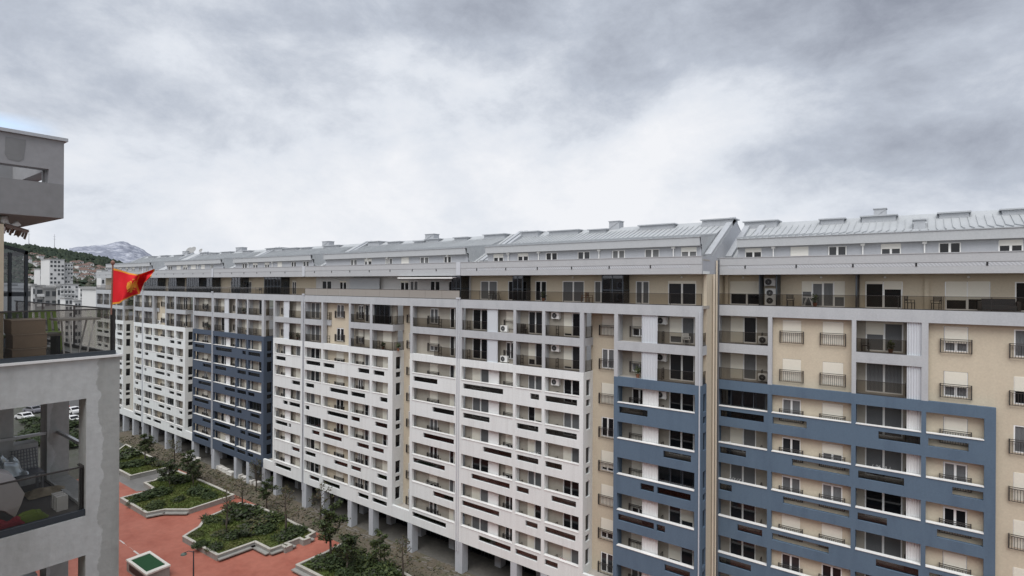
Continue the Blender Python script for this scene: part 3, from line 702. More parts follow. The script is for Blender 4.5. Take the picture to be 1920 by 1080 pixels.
top_floors(C, YM, -65.2, -38.0, [(-63.9, -61.8), (-60.12, -58.7), (-48.71, -47.3), (-47.1, -45.8), (-43.86, -42.4), (-41.13, -39.6)],
           [(-57.93, -56.67), (-55.22, -53.81), (-51.38, -50.07), (-48.6, -47.27), (-45.53, -44.1), (-41.83, -40.73)], (-63.0, -38.4),
           [(-63.3, .45), (-64.2, .45)], [(-62.74, -60.35, 5.92), (-58.59, -56.24, 5.72), (-53.38, -51.51, 5.6), (-51.32, -49.05, 5.76), (-46.33, -44.33, 5.74), (-41.6, -38.6, 5.85)], [(-52.01, -50.47)],
           rail=TAUPEG, wallm=flat('pale_grey_render', (.56, .555, .545), .9), dpipes=[-54.5, -50.9, -41.2])
q = MB()
for k in range(11): q.obox((-57.0 + k * .5, YM + 1.2, Z(-.42)), (.23, .06, 0), (-.004, .012, 0), (0, 0, 1.12))
q.build('folding_shutters', flat('dull_aluminium', (.36, .37, .38), .5, .3), C)
q = MB(); q.box(-46.8, -38.6, YM - .35, YM + 1.6, Z(.66), Z(.72)); q.box(-46.8, -38.6, YM - .38, YM - .3, Z(.58), Z(.72)); q.build('awning', UPVC, C)
enclosure(C, -39.3, -38.1, YM)
ground_floor(C, YM, -65.2, -38, [-65.5, -61.4, -55.9, -51.95, -45.4], (-65.5,))

# deep-blue block
Dk = block('deep-blue balcony frame block in the middle of the row, white frame at its side', -90.1, YM)
type_one(Dk, YM, -90.35, (-89.85, -83.02), (-82.63, -79.77), (-79.39, -75.65), (-72.25, -65.95), (-75.05, -72.6), NAVY, WHITE,
         [(-89.2, -84.12), (-89.34, -85.78), (-86.25, -83.1), (-87.78, -83.1), (-89.41, -84.43), (-86.98, -83.1)],
         [(-81.02, -79.95), (-82.39, -79.92), (-82.45, -79.88), (-82.42, -81.08), (-81.44, -79.98), (-82.42, -79.94)],
         [(-79.3, -75.99), (-79.3, -76.08), (-79.3, -77.5), (-78.57, -76.02), (-79.3, -75.99), (-79.3, -77.77)],
         [[(-71.98, -69.5)], [(-68.03, -66.05)], [(-70.09, -68.94), (-68.64, -66.05)], [(-71.98, -68.96), (-68.7, -68.13)], [(-67.94, -66.08)], [(-71.99, -68.07)]], side2=(-65.55, 1.2))
top_floors(Dk, YM, -90.1, -65.2, [(-88.04, -86.37), (-84.25, -81.73), (-78.26, -75.94), (-70.88, -69.83)],
           [(-84.54, -83.11), (-81.39, -80.02), (-78.09, -76.78), (-74.65, -73.41), (-71.12, -69.94), (-68.28, -66.9)], (-86.6, -65.9),
           [(-87.0, .45), (-88.0, .45)], [(-73.11, -69.43, 5.74), (-79.0, -76.84, 5.66), (-84.0, -80.18, 5.72), (-89.34, -84.47, 5.89)], [(-74.34, -72.71)],
           enclos=[(-84.9, -82.4), (-75.6, -71.4)], dpipes=[-82.5, -75.8])
ground_floor(Dk, YM, -90.1, -65.2, [-90.4, -83.3, -79.7, -75.4, -72.4], (-90.4,))

# far white block with a blue strip
E_ = block('far block with white frame and a deep-blue strip at its right', -117.4, YM)
slE = [[(-116.42, -113.37), (-116.55, -114.85), (-116.63, -115.68), (-115.08, -113.35), (-116.55, -114.26), (-115.65, -113.51)],
       [(-112.5, -110.45), (-111.33, -107.8), (-111.86, -107.8), (-112.5, -108.98), (-110.36, -107.83), (-112.5, -109.2)],
       [(-105.81, -103.9), (-107.1, -104.49), (-107.03, -105.52), (-105.97, -103.9), (-107.02, -105.23), (-105.66, -103.9)],
       [(-102.91, -101.21), (-101.84, -100.7), (-102.77, -100.7), (-103.15, -101.1), (-101.98, -100.7), (-103.08, -100.7)],
       [(-96.29, -92.94), (-93.45, -90.6), (-94.89, -90.6), (-96.37, -91.39), (-93.43, -90.6), (-96.3, -91.32)]]
type_two(E_, YM, -117.5, (-116.99, -113.14), (-112.68, -107.69), (-107.25, -104.03), (-103.41, -100.54), (-96.62, -90.55), (-99.74, -97.0), WHITE, NAVY, slE, -90.35)
top_floors(E_, YM, -117.4, -90.1, [(-111.12, -108.66), (-101.2, -100.2), (-95.13, -94.02)],
           [(-111.06, -109.27), (-107.52, -105.8), (-104.96, -103.29), (-101.86, -100.06), (-98.11, -96.77), (-94.9, -93.8)], (-111.5, -90.6),
           [(-112.2, .5), (-113.4, .5)], [(-97.08, -94.53, 5.73), (-104.8, -101.43, 5.76), (-109.36, -106.84, 5.72), (-113.28, -110.44, 5.9)], [(-100.66, -98.57)],
           enclos=[(-117.3, -111.9), (-107.1, -104.1), (-100.2, -95.7), (-93.1, -91.2)], dpipes=[-103, -99])
ground_floor(E_, YM, -117.4, -90.1, [-117.6, -113.4, -107.6, -103.8, -97.2])

# last block behind the flag
F_ = block('farthest block of the row, half hidden behind the flag and the near balcony', -143, YM)
bays = [dict(x0=-121.3, x1=-117.9, slots=S1([(-120.85, -119.83), (-120.12, -118.03), (-121.02, -118), (-120.9, -119.45), (-119.71, -118), (-121.16, -118)]), fx=[('door', -121.1, -119.2)])]
facade_mass(F_, YM, -121.8, -117.5, bays, WHITE)
recess(F_, YM, -126.9, -121.8, [(-125.2, -123.9)])
bays = [dict(x0=a, x1=a + w, slots=S1([(a + .2 + .3 * (k % 3), a + w - .3 - .4 * (k % 2)) for k in range(6)]), fx=[('door', a + .3, a + 2.2)]) for a, w in ((-141.8, 3.6), (-137.9, 3.4), (-134.2, 3.4), (-130.5, 3.2))]
facade_mass(F_, YM, -142.3, -126.9, bays, WHITE, side=1.7)
top_floors(F_, YM, -142.3, -117.4, [(-139, -136.8), (-133, -131), (-127, -125), (-122, -120)], [(-138 + 3.4 * k, -136.7 + 3.4 * k) for k in range(6)], (-141, -118.2),
           [(-141.6, .5), (-118.4, .5)], [(-124.87, -121.41, 5.72), (-131.38, -128.46, 5.8), (-138, -135, 5.8)], [(-122.4, -120.21)], enclos=[(-130, -127.4)])
ground_floor(F_, YM, -142.3, -117.4, [-142.3, -137, -132, -127, -122.2])
# rain pipes at the joints of the blocks
for par, x in ((B, -38.05), (C, -65.3), (Dk, -90.2), (E_, -117.45)):
    q = MB()
    for dx in (-.14, .14): q.box(x + dx - .045, x + dx + .045, YM - .07, YM - .004, 2.2, Z(-1.5))
    q.box(x - .28, x + .28, YM - .1, YM - .004, Z(-1.5), Z(-1.35)); q.box(x - .3, x + .26, YM - .08, YM - .027, Z(.9), Z(2.26)); q.build('downpipe', flat('grey_pipe', (.5, .52, .55)), par)
q = MB(); q.tube([(-13.6, YM - .05, 0.3), (-13.6, YM - .05, Z(-2.0))], .05); q.build('downpipe', flat('grey_pipe', (.5, .52, .55)), B)
q = MB(); q.tube([(-13.36, YA - .06, 0.3), (-13.36, YA - .06, Z(2.1))], .06); q.build('downpipe', flat('dark_pipe', (.12, .125, .14)), A)
# wall lamps over the terraces
for par, D, xs in ((A, YA, (-11.9, -6.3, -2.3, 2.3)), (B, YM, (-25.6, -15.6))):
    for x in xs:
        q = MB(); q.tube([(x, D + 1.74, Z(.68)), (x, D + 1.6, Z(.66)), (x, D + 1.55, Z(.6))], [.05, .09, .03]); q.build('wall_lamp', UPVC, par)
# slabs poking out beside the flush beige bays
for par, x in ((C, -61.25), (E_, -112.9)):
    q = MB(); q.box(x, x + .9, YM + .63, YM + .79, GREYF[0][1] - .7, GREYF[0][1]); q.build('slab_end', GREY, par); glass_rail(par, YM + .4, YM + .78, GREYF[0][1], x + .85, ax='y')

# ------------------------------------------------------------------ things on the balconies
acs = [(-9.85, Z(.02), YA + 1.72, 'small air conditioner high on the terrace wall between the glass partitions, above the tall one', 0),
       (-9.75, Z(-1.5), YA + 1.72, 'tall twin-fan air conditioner on the top terrace of the set-back block', 1),
       (-20.75, Z(-.3), YM + 1.72, 'upper air conditioner in the dark glazed terrace bay of the white and blue block', 0),
       (-20.75, Z(-1.3), YM + 1.72, 'lower air conditioner in the dark glazed terrace bay of the white and blue block', 0),
       (-32.6, fl_z(0) + .08, YM + .78, 'air conditioner beside the grey louver on the upper open grey floor', 0),
       (-32.6, fl_z(1) + .08, YM + .78, 'air conditioner beside the grey louver on the grey floor just above the white frame', 0),
       (-32.6, fl_z(4) + .3, YM + .78, 'air conditioner behind the white parapet, three floors below the white top edge, beside the louver', 0),
       (-32.6, fl_z(5) + .3, YM + .78, 'air conditioner behind the white parapet, four floors below the white top edge, beside the louver', 0),
       (-26.75, fl_z(0) + 1.55, YM + .78, 'air conditioner hung near the ceiling of the corner balcony on the upper grey floor', 0),
       (-26.75, fl_z(1) + 1.55, YM + .78, 'air conditioner hung near the ceiling of the corner balcony on the lower grey floor', 0),
       (-26.75, fl_z(2) + 1.5, YM + .78, 'air conditioner hung near the ceiling of the corner balcony on the top white floor', 0),
       (-16.95, fl_z(0) + 1.5, YM + 1.12, 'air conditioner hung by the louver above the blue frame, upper grey floor', 0),
       (-16.95, fl_z(1) + 1.5, YM + 1.12, 'air conditioner hung by the louver just above the blue frame, lower grey floor', 0),
       (-16.95, fl_z(2) + 1.5, YM + 1.12, 'air conditioner hung by the louver on the top floor of the narrow blue frame', 0),
       (-10.1, fl_z(0) + .1, YA + .95, 'air conditioner at the right end of the upper grey balcony of the set-back block', 0),
       (-10.1, fl_z(1) + .1, YA + .95, 'air conditioner at the right end of the balcony directly above the broad blue frame', 0),
       (-111.6, fl_z(1) + .1, YM + .78, 'air conditioner on the open grey floor of the far white block', 0)]
for x, z, y, lb, big in acs: ac_unit(x, z, y, lb, bool(big))
cs = [(-34.6, YM + 1.0, -1.54, .4, 'dark chair left of a white-draped one on the terrace over the white block', 'dark'), (-24.0, YM + .8, -1.54, -1.2, 'brown chair left of its twin by the terrace door near the glazed bay', 'brown'),
      (-23.55, YM + .9, -1.54, 1.4, 'brown chair right of its twin by the terrace door near the glazed bay', 'brown'), (-8.3, YA + 1.0, -1.54, .3, 'dark chair between the partition and the folding table on the set-back terrace', 'dark'),
      (-.85, YA + .9, -1.54, 1.2, 'dark armchair beside the half-shuttered terrace door', 'dark'), (.6, YA + .9, -1.54, -.3, 'dark armchair left of the wide cream shutter on the set-back terrace', 'dark'),
      (-14.9, YM + .75, -4.62, .6, 'white chair behind glass on the upper grey balcony of the blue frame', 'white'), (-15.2, YM + .75, -16.47, -.5, 'white chair on a low balcony of the narrow blue frame', 'white'),
      (-78.0, YM + .9, -1.54, .3, 'dark chair on the terrace of the deep-blue block', 'dark'), (-30.2, YM + .5, -4.62, .9, 'dark chair on the upper grey balcony left of the corner one', 'dark'),
      (-12.6, YA + .6, -13.52, .9, 'white chair on the second balcony of the broad blue frame', 'white'), (-3.4, YA + .7, -4.62, .2, 'dark chair behind glass on the upper grey balcony beside the ribbed screen', 'dark')]
for x, y, z, r, lb, k in cs: chair(x, y, Z(z), r, lb, k)
def table(x, y, z, w, d, h, label, M, rz=0.0):
    o = empty('folding_table', (x, y, z), label, 'table', None, rz)
    t = MB(); t.box(-w / 2, w / 2, -d / 2, d / 2, h - .035, h); inst('tabletop', t.mesh('tabletop', M), o, (x, y, z), rz)
    for s in (-1, 1):
        for e in (-1, 1):
            l = MB(); l.bar((s * w * .42, e * d * .42, 0), (s * w * .1, e * d * .42, h - .035), .03); inst('leg', l.mesh('leg', M), o, (x, y, z), rz)
    return o
table(-7.05, YA + 1.0, Z(-1.54), .8, .6, .74, 'white folding table behind the railing of the set-back terrace', UPVC)
table(-33.9, YM + .9, Z(-1.54), .7, .7, .72, 'small dark table beside the dark chair on the terrace over the white block', DARKM)
s = empty('garden_sofa', (3.8, YA + 1.1, Z(-1.54)), 'dark sofa on the set-back terrace right of the wide cream shutter', 'sofa')
q = MB(); q.box(2.95, 4.6, YA + .75, YA + 1.45, Z(-1.48), Z(-1.16)); q.build('seat', flat('dark_cushion', (.06, .062, .07), .9), s)
q = MB(); q.box(2.95, 4.6, YA + 1.46, YA + 1.65, Z(-1.5), Z(-.75)); q.build('backrest', flat('dark_cushion', (.06, .062, .07), .9), s)
for x in (2.75, 4.62):
    q = MB(); q.box(x, x + .18, YA + .75, YA + 1.6, Z(-1.5), Z(-.92)); q.build('armrest', DARKM, s)
def rack(x, y, z, label, cols):
    o = empty('drying_rack', (x, y, z), label, 'drying rack', 'drying racks on the balconies')
    f = MB()
    for e in (-1, 1): f.bar((x - .3, y + .5 * e * .5, z), (x + .25, y + .25 * e, z + .95), .025); f.bar((x + .3, y + .25 * e, z), (x - .25, y + .25 * e, z + .95), .025)
    for k in range(6): f.bar((x - .5 + k * .2, y - .28, z + .95), (x - .5 + k * .2, y + .28, z + .95), .015)
    f.build('frame', UPVC, o)
    for k, c in enumerate(cols):
        g = MB(); g.box(x - .45 + k * .24, x - .27 + k * .24, y - .22, y - .2, z + .35 + .08 * (k % 2), z + .96); g.build('laundry', flat('laundry_' + str(c), {'r': (.35, .03, .05), 'w': (.6, .6, .6), 'd': (.05, .06, .1), 'p': (.45, .3, .3)}[c], .9), o)
for x, y, k, lb, c in ((-25.6, YM + .52, 7, 'rack with red laundry on the lowest corner balcony of the white frame', 'rrr'), (-29.0, YM + .52, 4, 'rack with dark laundry on a white-frame balcony left of the corner column', 'dd'),
                       (-43.0, YM + .52, 6, 'rack with pale red cloth on the low balcony between gap and rain pipe', 'pw'), (-115.2, YM + .52, 5, 'rack with red cloth on the far white block', 'rr'),
                       (-2.4, YA + .6, 3, 'rack with dark laundry on the second balcony beside the ribbed screen', 'dwd'), (-9.9 - 2.2, YA + .6, 4, 'rack with dark cloth on the third balcony of the broad blue frame', 'dd')):
    rack(x, y, fl_z(k), lb, c)

for par, D, x0, x1, i in ((A, YA, -13.3, -9.9, 2), (B, YM, -16.9, -14.0, 4), (C, YM, -65.0, -61.45, 5), (E_, YM, -107.2, -104.1, 6), (Dk, YM, -79.35, -75.7, 5), (C, YM, -51.4, -48.9, 0)):
    f = fl_z(i); cell_glaze(par, D, x0, x1, f + .01, f + 2.25)
POT = mat('clay_pot', (.22, .10, .06))
def potted(x, y, z, k, label):
    o = empty('potted_plant', (x, y, z), label, 'potted plant', 'plants on the balconies')
    q = MB(); q.tube([(x, y, z), (x, y, z + .3)], [.11, .16], 10); q.build('pot', POT, o)
    inst('foliage', POTM[k % 2], o, (x, y, z + .3), k)
# ------------------------------------------------------------------ ground sheets
def sheet(name, poly, z, M):
    q = MB(); n = len(poly); q.add([(x, y, z) for x, y in poly], [tuple(range(n))]); o = q.build(name, M); return props(o, kind='structure')
DIRT = mat('ground_earth', (0.085, 0.085, 0.075), stain=0.8, scol=(0.05, 0.06, 0.035), scale=(.35, .35, .35), grain=.12, gscale=2.5, bump=.4)
ASPH = mat('asphalt', (0.10, 0.10, 0.10), stain=.5, scale=(.05, .05, .05))
REDP = mat('red_paving', (0.385, 0.138, 0.098), rough=.6, stain=.8, scol=(0.28, 0.078, 0.052), scale=(.22, .3, .3), grain=.10, gscale=1.6)
PAVE = mat('stone_paving', (0.115, 0.11, 0.10), stain=.8, scol=(.17, .16, .14), scale=(.6, .6, .6), grain=.12, gscale=3)
STRIP = mat('dry_grass_strip', (0.125, 0.105, 0.08), stain=.9, scol=(0.075, 0.08, 0.045), scale=(.5, .5, .5), grain=.2, gscale=3.5, bump=.5)
WET = mat('wet_grey_paving', (0.20, 0.195, 0.19), rough=.35, stain=.6, scol=(.12, .115, .11), scale=(.4, .8, .4))
props(sheet('ground', [(-3000, -1500), (1500, -1500), (1500, 2500), (-3000, 2500)], 0.0, ASPH), kind='structure')
sheet('square_paving', [(-101, 4), (20, 4), (20, 38.7), (-101, 38.7)], .004, REDP)
sheet('side_path', [(-101, 31), (-88.5, 31), (-86.3, 34.2), (-83, 38), (-101, 38)], .008, WET)
sheet('planting_strip', [(-126, 38.7), (20, 38.7), (20, 42.6), (-126, 42.6)], .006, STRIP)
sheet('arcade_paving', [(-143, 42.6), (20, 42.6), (20, 50.5), (-143, 50.5)], .010, PAVE)
sheet('garden_soil', [(-200, 10), (-101, 10), (-101, 42), (-200, 42)], .005, DIRT)
q = MB()
for k in range(14):                                # pale joint line across the red paving
    x = -80 + k * 1.35; q.box(x, x + .8 + .3 * (k % 3), 23.9 + .04 * (k % 4), 24.0 + .04 * (k % 3), .008, .012)
props(q.build('paving_line', flat('worn_white_paint', (.55, .5, .47), .9)), kind='structure')
# rubble tracks in front of the arcade
q = MB()
for k in range(170):
    x = RND.uniform(-66, -31); y = RND.gauss(42.0, .55); s = RND.uniform(.04, .16)
    q.obox((x, y, .02), (s * 2.2, s * .6, 0), (-s * .3, s * .5, 0), (0, 0, s * .35))
props(q.build('rubble', mat('pale_rubble', (.17, .155, .135), grain=.25)), kind='stuff')

# ------------------------------------------------------------------ leaves
LEAF = []
for i, c in enumerate(((.028, .045, .016), (.045, .065, .02), (.065, .085, .026), (.04, .045, .03), (.085, .08, .035), (.11, .085, .045))):
    LEAF.append(mat('leaf_%d' % i, c, rough=.6, grain=.15, gscale=2.0))
def leaf_cloud(q, c, r, n, size, pal, rnd, squash=1.0, hollow=.35):
    c = Vector(c)
    for _ in range(n):
        d = Vector((rnd.gauss(0, 1), rnd.gauss(0, 1), rnd.gauss(0, 1))).normalized()
        k = (hollow + (1 - hollow) * rnd.random() ** .6) * (1 + .22 * noise.noise(d * 2.3 + c))
        p = c + Vector((d.x * r[0], d.y * r[1], d.z * r[2] * squash)) * k
        a = Vector((rnd.gauss(0, 1), rnd.gauss(0, 1), rnd.gauss(0, .6))).normalized(); b = a.cross(d + Vector((.1, .2, .3))).normalized()
        s = size * rnd.uniform(.6, 1.4)
        q.quad(p - a * s, p + b * s * .55, p + a * s, p - b * s * .55, rnd.choice(pal))
def bush_mesh(seed, pal, n=520, size=.10):
    rnd = random.Random(seed); q = MB()
    for _ in range(5):
        a = rnd.uniform(0, 2 * pi); d = rnd.uniform(.1, .6)
        leaf_cloud(q, (cos(a) * d, sin(a) * d, .42 + rnd.uniform(-.1, .12)), (.55, .5, .42), n // 5, size, pal, rnd)
    leaf_cloud(q, (0, 0, .3), (.85, .85, .34), n // 2, size, pal, rnd)
    return q.mesh('shrub', LEAF)
BUSH = [bush_mesh(3, [0, 0, 1]), bush_mesh(5, [0, 1, 1, 3]), bush_mesh(8, [0, 1, 2]), bush_mesh(9, [1, 3, 4]), bush_mesh(13, [1, 2, 2, 4])]
def agave_mesh():
    q = MB(); rnd = random.Random(4)
    for k in range(46):
        a = rnd.uniform(0, 2 * pi); e = rnd.uniform(.35, 1.35); l = rnd.uniform(.6, .95); d = Vector((cos(a) * cos(e), sin(a) * cos(e), sin(e))); s = Vector((-sin(a), cos(a), 0)) * .05
        q.quad(Vector((0, 0, .05)) - s, Vector((0, 0, .05)) + s, d * l * .7 + s * .8, d * l * .7 - s * .8, rnd.choice((0, 3, 3))); q.add([d * l * .7 - s * .8, d * l * .7 + s * .8, d * l + Vector((0, 0, -.1))], [(0, 1, 2)], rnd.choice((0, 3)))
    return q.mesh('agave', LEAF)
AGAVE = agave_mesh()
def pot_mesh(seed, pal):
    rnd = random.Random(seed); q = MB(); leaf_cloud(q, (0, 0, .3), (.28, .28, .4), 90, .09, pal, rnd, hollow=.1); return q.mesh('foliage', LEAF)
POTM = [pot_mesh(1, [0, 1, 2]), pot_mesh(2, [1, 2, 2])]
for k, (x, y, z, lb) in enumerate(((-47.6, YM + .75, fl_z(1), 'leafy potted plant at the glass corner just above the white frame of the all-white block'), (-50.2, YM + .7, fl_z(1), 'tall potted plant left of the glass corner of the all-white block'), (-67.5, YM + .7, fl_z(1), 'potted plant on the grey balcony left of the rain pipe beside the all-white block'),
        (-69.2, YM + .6, fl_z(1), 'second potted plant on that grey balcony, further left'), (-81.5, YM + .7, fl_z(0), 'potted plant on the upper grey balcony of the deep-blue block'), (-92.5, YM + .7, fl_z(1), 'potted plant above the deep-blue strip of the far block'), (-18.8, YM + .55, fl_z(1), 'potted plant beside the louver just above the narrow blue frame'),
        (-1.9, YA + .7, fl_z(0), 'potted plant behind glass on the upper grey balcony next to the ribbed screen'), (-28.4, YM + 1.0, Z(-1.54), 'potted plant on the terrace between the glazed bay and the open door'), (-33.2, YM + .8, fl_z(3), 'potted plant on a balcony of the white frame beside the louver'), (-6.6, YA + .9, Z(-1.54), 'small potted plant beside the white folding table on the set-back terrace'))):
    potted(x, y if z > H - 2 else (YM if y < 44 else YA) + .5, z, k, lb)
GRASSM = mat('lawn_blades', (.085, .115, .026), rough=.8, stain=.8, scol=(.13, .12, .045), scale=(.5, .5, .5), grain=.2, gscale=5)
SOIL = mat('lawn_soil', (.075, .105, .025), stain=.9, scol=(.12, .105, .045), scale=(.6, .6, .6), grain=.15, gscale=4)
COPE = mat('planter_coping', (.48, .46, .41), stain=.6, scol=(.28, .27, .235), scale=(1, 1, 1))
PLW = mat('planter_concrete', (.30, .295, .275), stain=.6, scol=(.17, .165, .145), scale=(1.2, 1.2, .5))
def inside(p, poly):
    x, y = p; c = False; n = len(poly)
    for i in range(n):
        (x1, y1), (x2, y2) = poly[i], poly[(i + 1) % n]
        if (y1 > y) != (y2 > y) and x < (x2 - x1) * (y - y1) / (y2 - y1) + x1: c = not c
    return c
def edge_dist(p, poly):
    best = 9e9
    for i in range(len(poly)):
        a, b = Vector(poly[i]), Vector(poly[(i + 1) % len(poly)]); d = b - a; t = max(0, min(1, (Vector(p) - a).dot(d) / max(d.length_squared, 1e-9))); best = min(best, (Vector(p) - a - d * t).length)
    return best
def planter(poly, h, label, bench=()):
    cx = sum(p[0] for p in poly) / len(poly); cy = sum(p[1] for p in poly) / len(poly)
    if sum(a[0] * b[1] - b[0] * a[1] for a, b in zip(poly, poly[1:] + poly[:1])) < 0: poly = poly[::-1]
    o = empty('raised_planter', (cx, cy, 0), label, 'planter', 'raised planters on the square')
    n = len(poly); inn = []
    for i in range(n):
        a, b, c = Vector(poly[i - 1]), Vector(poly[i]), Vector(poly[(i + 1) % n])
        d1, d2 = (b - a).normalized(), (c - b).normalized(); n1, n2 = Vector((-d1.y, d1.x)), Vector((-d2.y, d2.x))
        m_ = (n1 + n2); m_ = m_.normalized() if m_.length > .1 else n1; k = min(.28 / max(.35, m_.dot(n1)), .6); inn.append(tuple(b + m_ * k))
    w = MB(); cpm = MB()
    for i in range(n):
        a, b, c, d = poly[i], poly[(i + 1) % n], inn[(i + 1) % n], inn[i]
        P = lambda p, z: (p[0], p[1], z)
        w.add([P(a, 0), P(b, 0), P(b, h - .07), P(a, h - .07), P(d, 0), P(c, 0), P(c, h - .07), P(d, h - .07)], [(0, 1, 2, 3), (5, 4, 7, 6)])
        # coping slab, a little proud
        e = .03; A, B_, C_, D_ = [Vector(v) for v in (a, b, c, d)]; nn = (Vector((b[1] - a[1], a[0] - b[0]))).normalized() * e
        A2, B2 = A + nn, B_ + nn
        cpm.add([P(A2, h - .07), P(B2, h - .07), P(c, h - .07), P(d, h - .07), P(A2, h), P(B2, h), P(c, h), P(d, h)], [(3, 2, 1, 0), (4, 5, 6, 7), (0, 1, 5, 4), (2, 3, 7, 6)])
    w.build('planter_wall', PLW, o); cpm.build('coping', COPE, o)
    for a, b in bench:
        A, B_ = Vector(poly[a % n]), Vector(poly[b % n]); d = (B_ - A).normalized(); nn = Vector((d.y, -d.x)); q = MB()
        q.prism([tuple(A + nn * .04), tuple(B_ + nn * .04), tuple(B_ + nn * .5), tuple(A + nn * .5)][::-1], .2, .32); q.build('bench_ledge', PLW, o)
    s = MB(); s.add([(x, y, h - .16) for x, y in inn], [tuple(range(n))]); s.build('soil', SOIL, o)
    g = MB(); rnd = random.Random(int(cx * 7)); xs = [p[0] for p in inn]; ys = [p[1] for p in inn]
    area = (max(xs) - min(xs)) * (max(ys) - min(ys))
    for _ in range(int(area * 34)):
        x, y = rnd.uniform(min(xs), max(xs)), rnd.uniform(min(ys), max(ys))
        if not inside((x, y), inn): continue
        a = rnd.uniform(0, pi); l = rnd.uniform(.05, .12); t = rnd.uniform(.06, .17)
        g.quad((x - cos(a) * l, y - sin(a) * l, h - .17), (x + cos(a) * l, y + sin(a) * l, h - .17), (x + cos(a) * l + rnd.uniform(-.06, .06), y + sin(a) * l, h - .17 + t), (x - cos(a) * l, y - sin(a) * l, h - .17 + t))
    gr = g.build('grass', GRASSM); props(gr, kind='stuff')
    return o, inn
def gp(l, h): return [tuple(on_z(px, py, h)[:2]) for px, py in l]
PL2 = gp([(224.6, 932.8), (273.7, 961.5), (309, 955), (354, 955), (440, 927), (411.7, 914), (384, 902), (330, 880), (288, 900), (269, 904), (285, 914), (281, 918)], .65)
PL3 = gp([(342, 1005), (407, 1041), (477.5, 1015.8), (505.8, 1030), (527.5, 1022.5), (535, 1026.7), (549, 1020.8), (539, 1017.5), (561, 1009), (569, 1013), (582.5, 1008), (577.5, 1005), (592.5, 996.7), (558, 981.7), (520, 963), (485, 948), (450, 941), (383, 970.7), (372, 986.5)], .65)
PL4 = gp([(554, 1058), (596, 1079), (690, 1132), (800, 1098), (764, 1075), (709, 1050), (670, 1032.5), (640, 1018), (611.7, 1033)], .65)
PL1 = gp([(190, 866), (224.6, 882), (244, 892), (264, 887), (314, 876), (324, 873), (300, 863), (255.5, 842), (236, 832)], .65)
PLS = [planter(PL1, .65, 'planter farthest from the lamp post, its corner just clear of the near pillar', ((0, 1),)),
       planter(PL2, .65, 'planter with rounded dark shrubs between two red paths, second from the far end', ((1, 2), (2, 3))),
       planter(PL3, .65, 'planter with stepped zigzag wall and spiky agaves behind the lamp post', ((1, 2), (2, 3), (3, 4), (6, 7), (10, 11))),
       planter(PL4, .65, 'planter nearest the viewer, cut off by the lower edge, full of dark green trees', ((0, 1),))]
_bi = [0]
def shrub(px, py, w, label, k=None, hs=1.0, h=.5):
    p = on_z(px, py, h); kk = _bi[0] % 5 if k is None else k; _bi[0] += 1
    o = inst('shrub', BUSH[kk], None, (p.x, p.y, h - .1), RND.uniform(0, 6), (w * .58, w * .58 * RND.uniform(.8, 1.1), w * .43 * hs))
    return props(o, label, 'shrub', 'shrubs in the planters')
SH = [(268, 935, 3.2, 'large round dark shrub at the left end of the second planter', 0, .8), (300, 925, 3.4, 'large dark shrub behind the round one in the second planter', 0, .8), (246, 944, 1.6, 'low shrub by the left wall of the second planter', 1, .7),
      (290, 952, 2.8, 'bright-tipped shrub at the front wall of the second planter', 2, .8), (333, 938, 2.2, 'tufted shrub in the middle of the lawn of the second planter', 1, .8), (372, 925, 3.4, 'broad dark shrub right of the lawn in the second planter', 0, .8),
      (393, 932, 2.6, 'dark shrub near the right corner of the second planter', 0, .7), (340, 903, 3.4, 'dark shrub under the trees at the back of the second planter', 1, .9), (362, 897, 3.0, 'grey-green shrub at the back edge of the second planter', 3, .9), (318, 898, 3.0, 'shrub left of the grey-green one at the back of the second planter', 0, .9),
      (377, 1023, 2.0, 'dark shrub by the left wall of the zigzag planter', 0, .9), (400, 1030, 2.2, 'dark shrub at the front left corner of the zigzag planter', 1, .9), (372, 1003, 1.8, 'bright green shrub at the left corner of the zigzag planter', 4, .7),
      (397, 978, 2.2, 'shrub by the back left wall of the zigzag planter', 2, .9), (430, 1008, 2.6, 'shrub left of the agaves', 1, .8), (412, 1002, 2.0, 'low shrub in the middle left of the zigzag planter', 3, .8),
      (480, 985, 4.0, 'big grey-green shrub in the middle of the zigzag planter', 3, .8), (500, 995, 3.0, 'dark shrub right of the grey-green one in the zigzag planter', 0, .8), (465, 965, 4.2, 'large dark green shrub at the back of the zigzag planter', 1, .9), (510, 975, 3.6, 'shrub at the back wall of the zigzag planter, by the coping gap', 2, .8),
      (530, 1008, 3.4, 'low shrub behind the stepped wall', 1, .7), (555, 998, 3.2, 'low shrub at the right end of the zigzag planter', 0, .7), (440, 955, 3.0, 'shrub at the narrow back corner of the zigzag planter', 0, .9),
      (640, 1062, 3.6, 'dark green shrub in the nearest planter below the tall tree', 0, 1), (690, 1068, 3.4, 'leafy shrub in the nearest planter beside the coping', 2, 1), (660, 1045, 3.0, 'bright shrub at the back of the nearest planter', 4, 1), (725, 1078, 3.4, 'green shrub at the right end of the nearest planter', 2, 1), (610, 1060, 3.0, 'shrub at the left end of the nearest planter', 1, .8), (655, 1090, 3.5, 'dark shrub at the lower edge of the picture in the nearest planter', 0, 1), (705, 1095, 3.2, 'shrub at the lower edge right of the dark one', 1, 1),
      (238, 858, 4.0, 'round bush beside the near pillar in the farthest planter', 1, 1), (255, 872, 3.4, 'dark bush at the front of the farthest planter', 0, .8), (232, 875, 3.0, 'low dark bush nearest the pillar in the farthest planter', 0, .8), (275, 868, 3.4, 'dark bush under the tree in the farthest planter', 1, .8), (300, 872, 3.0, 'bush at the right corner of the farthest planter', 3, .8)]
for px, py, w, lb, k, hs in SH: shrub(px, py, w, lb, k, hs)
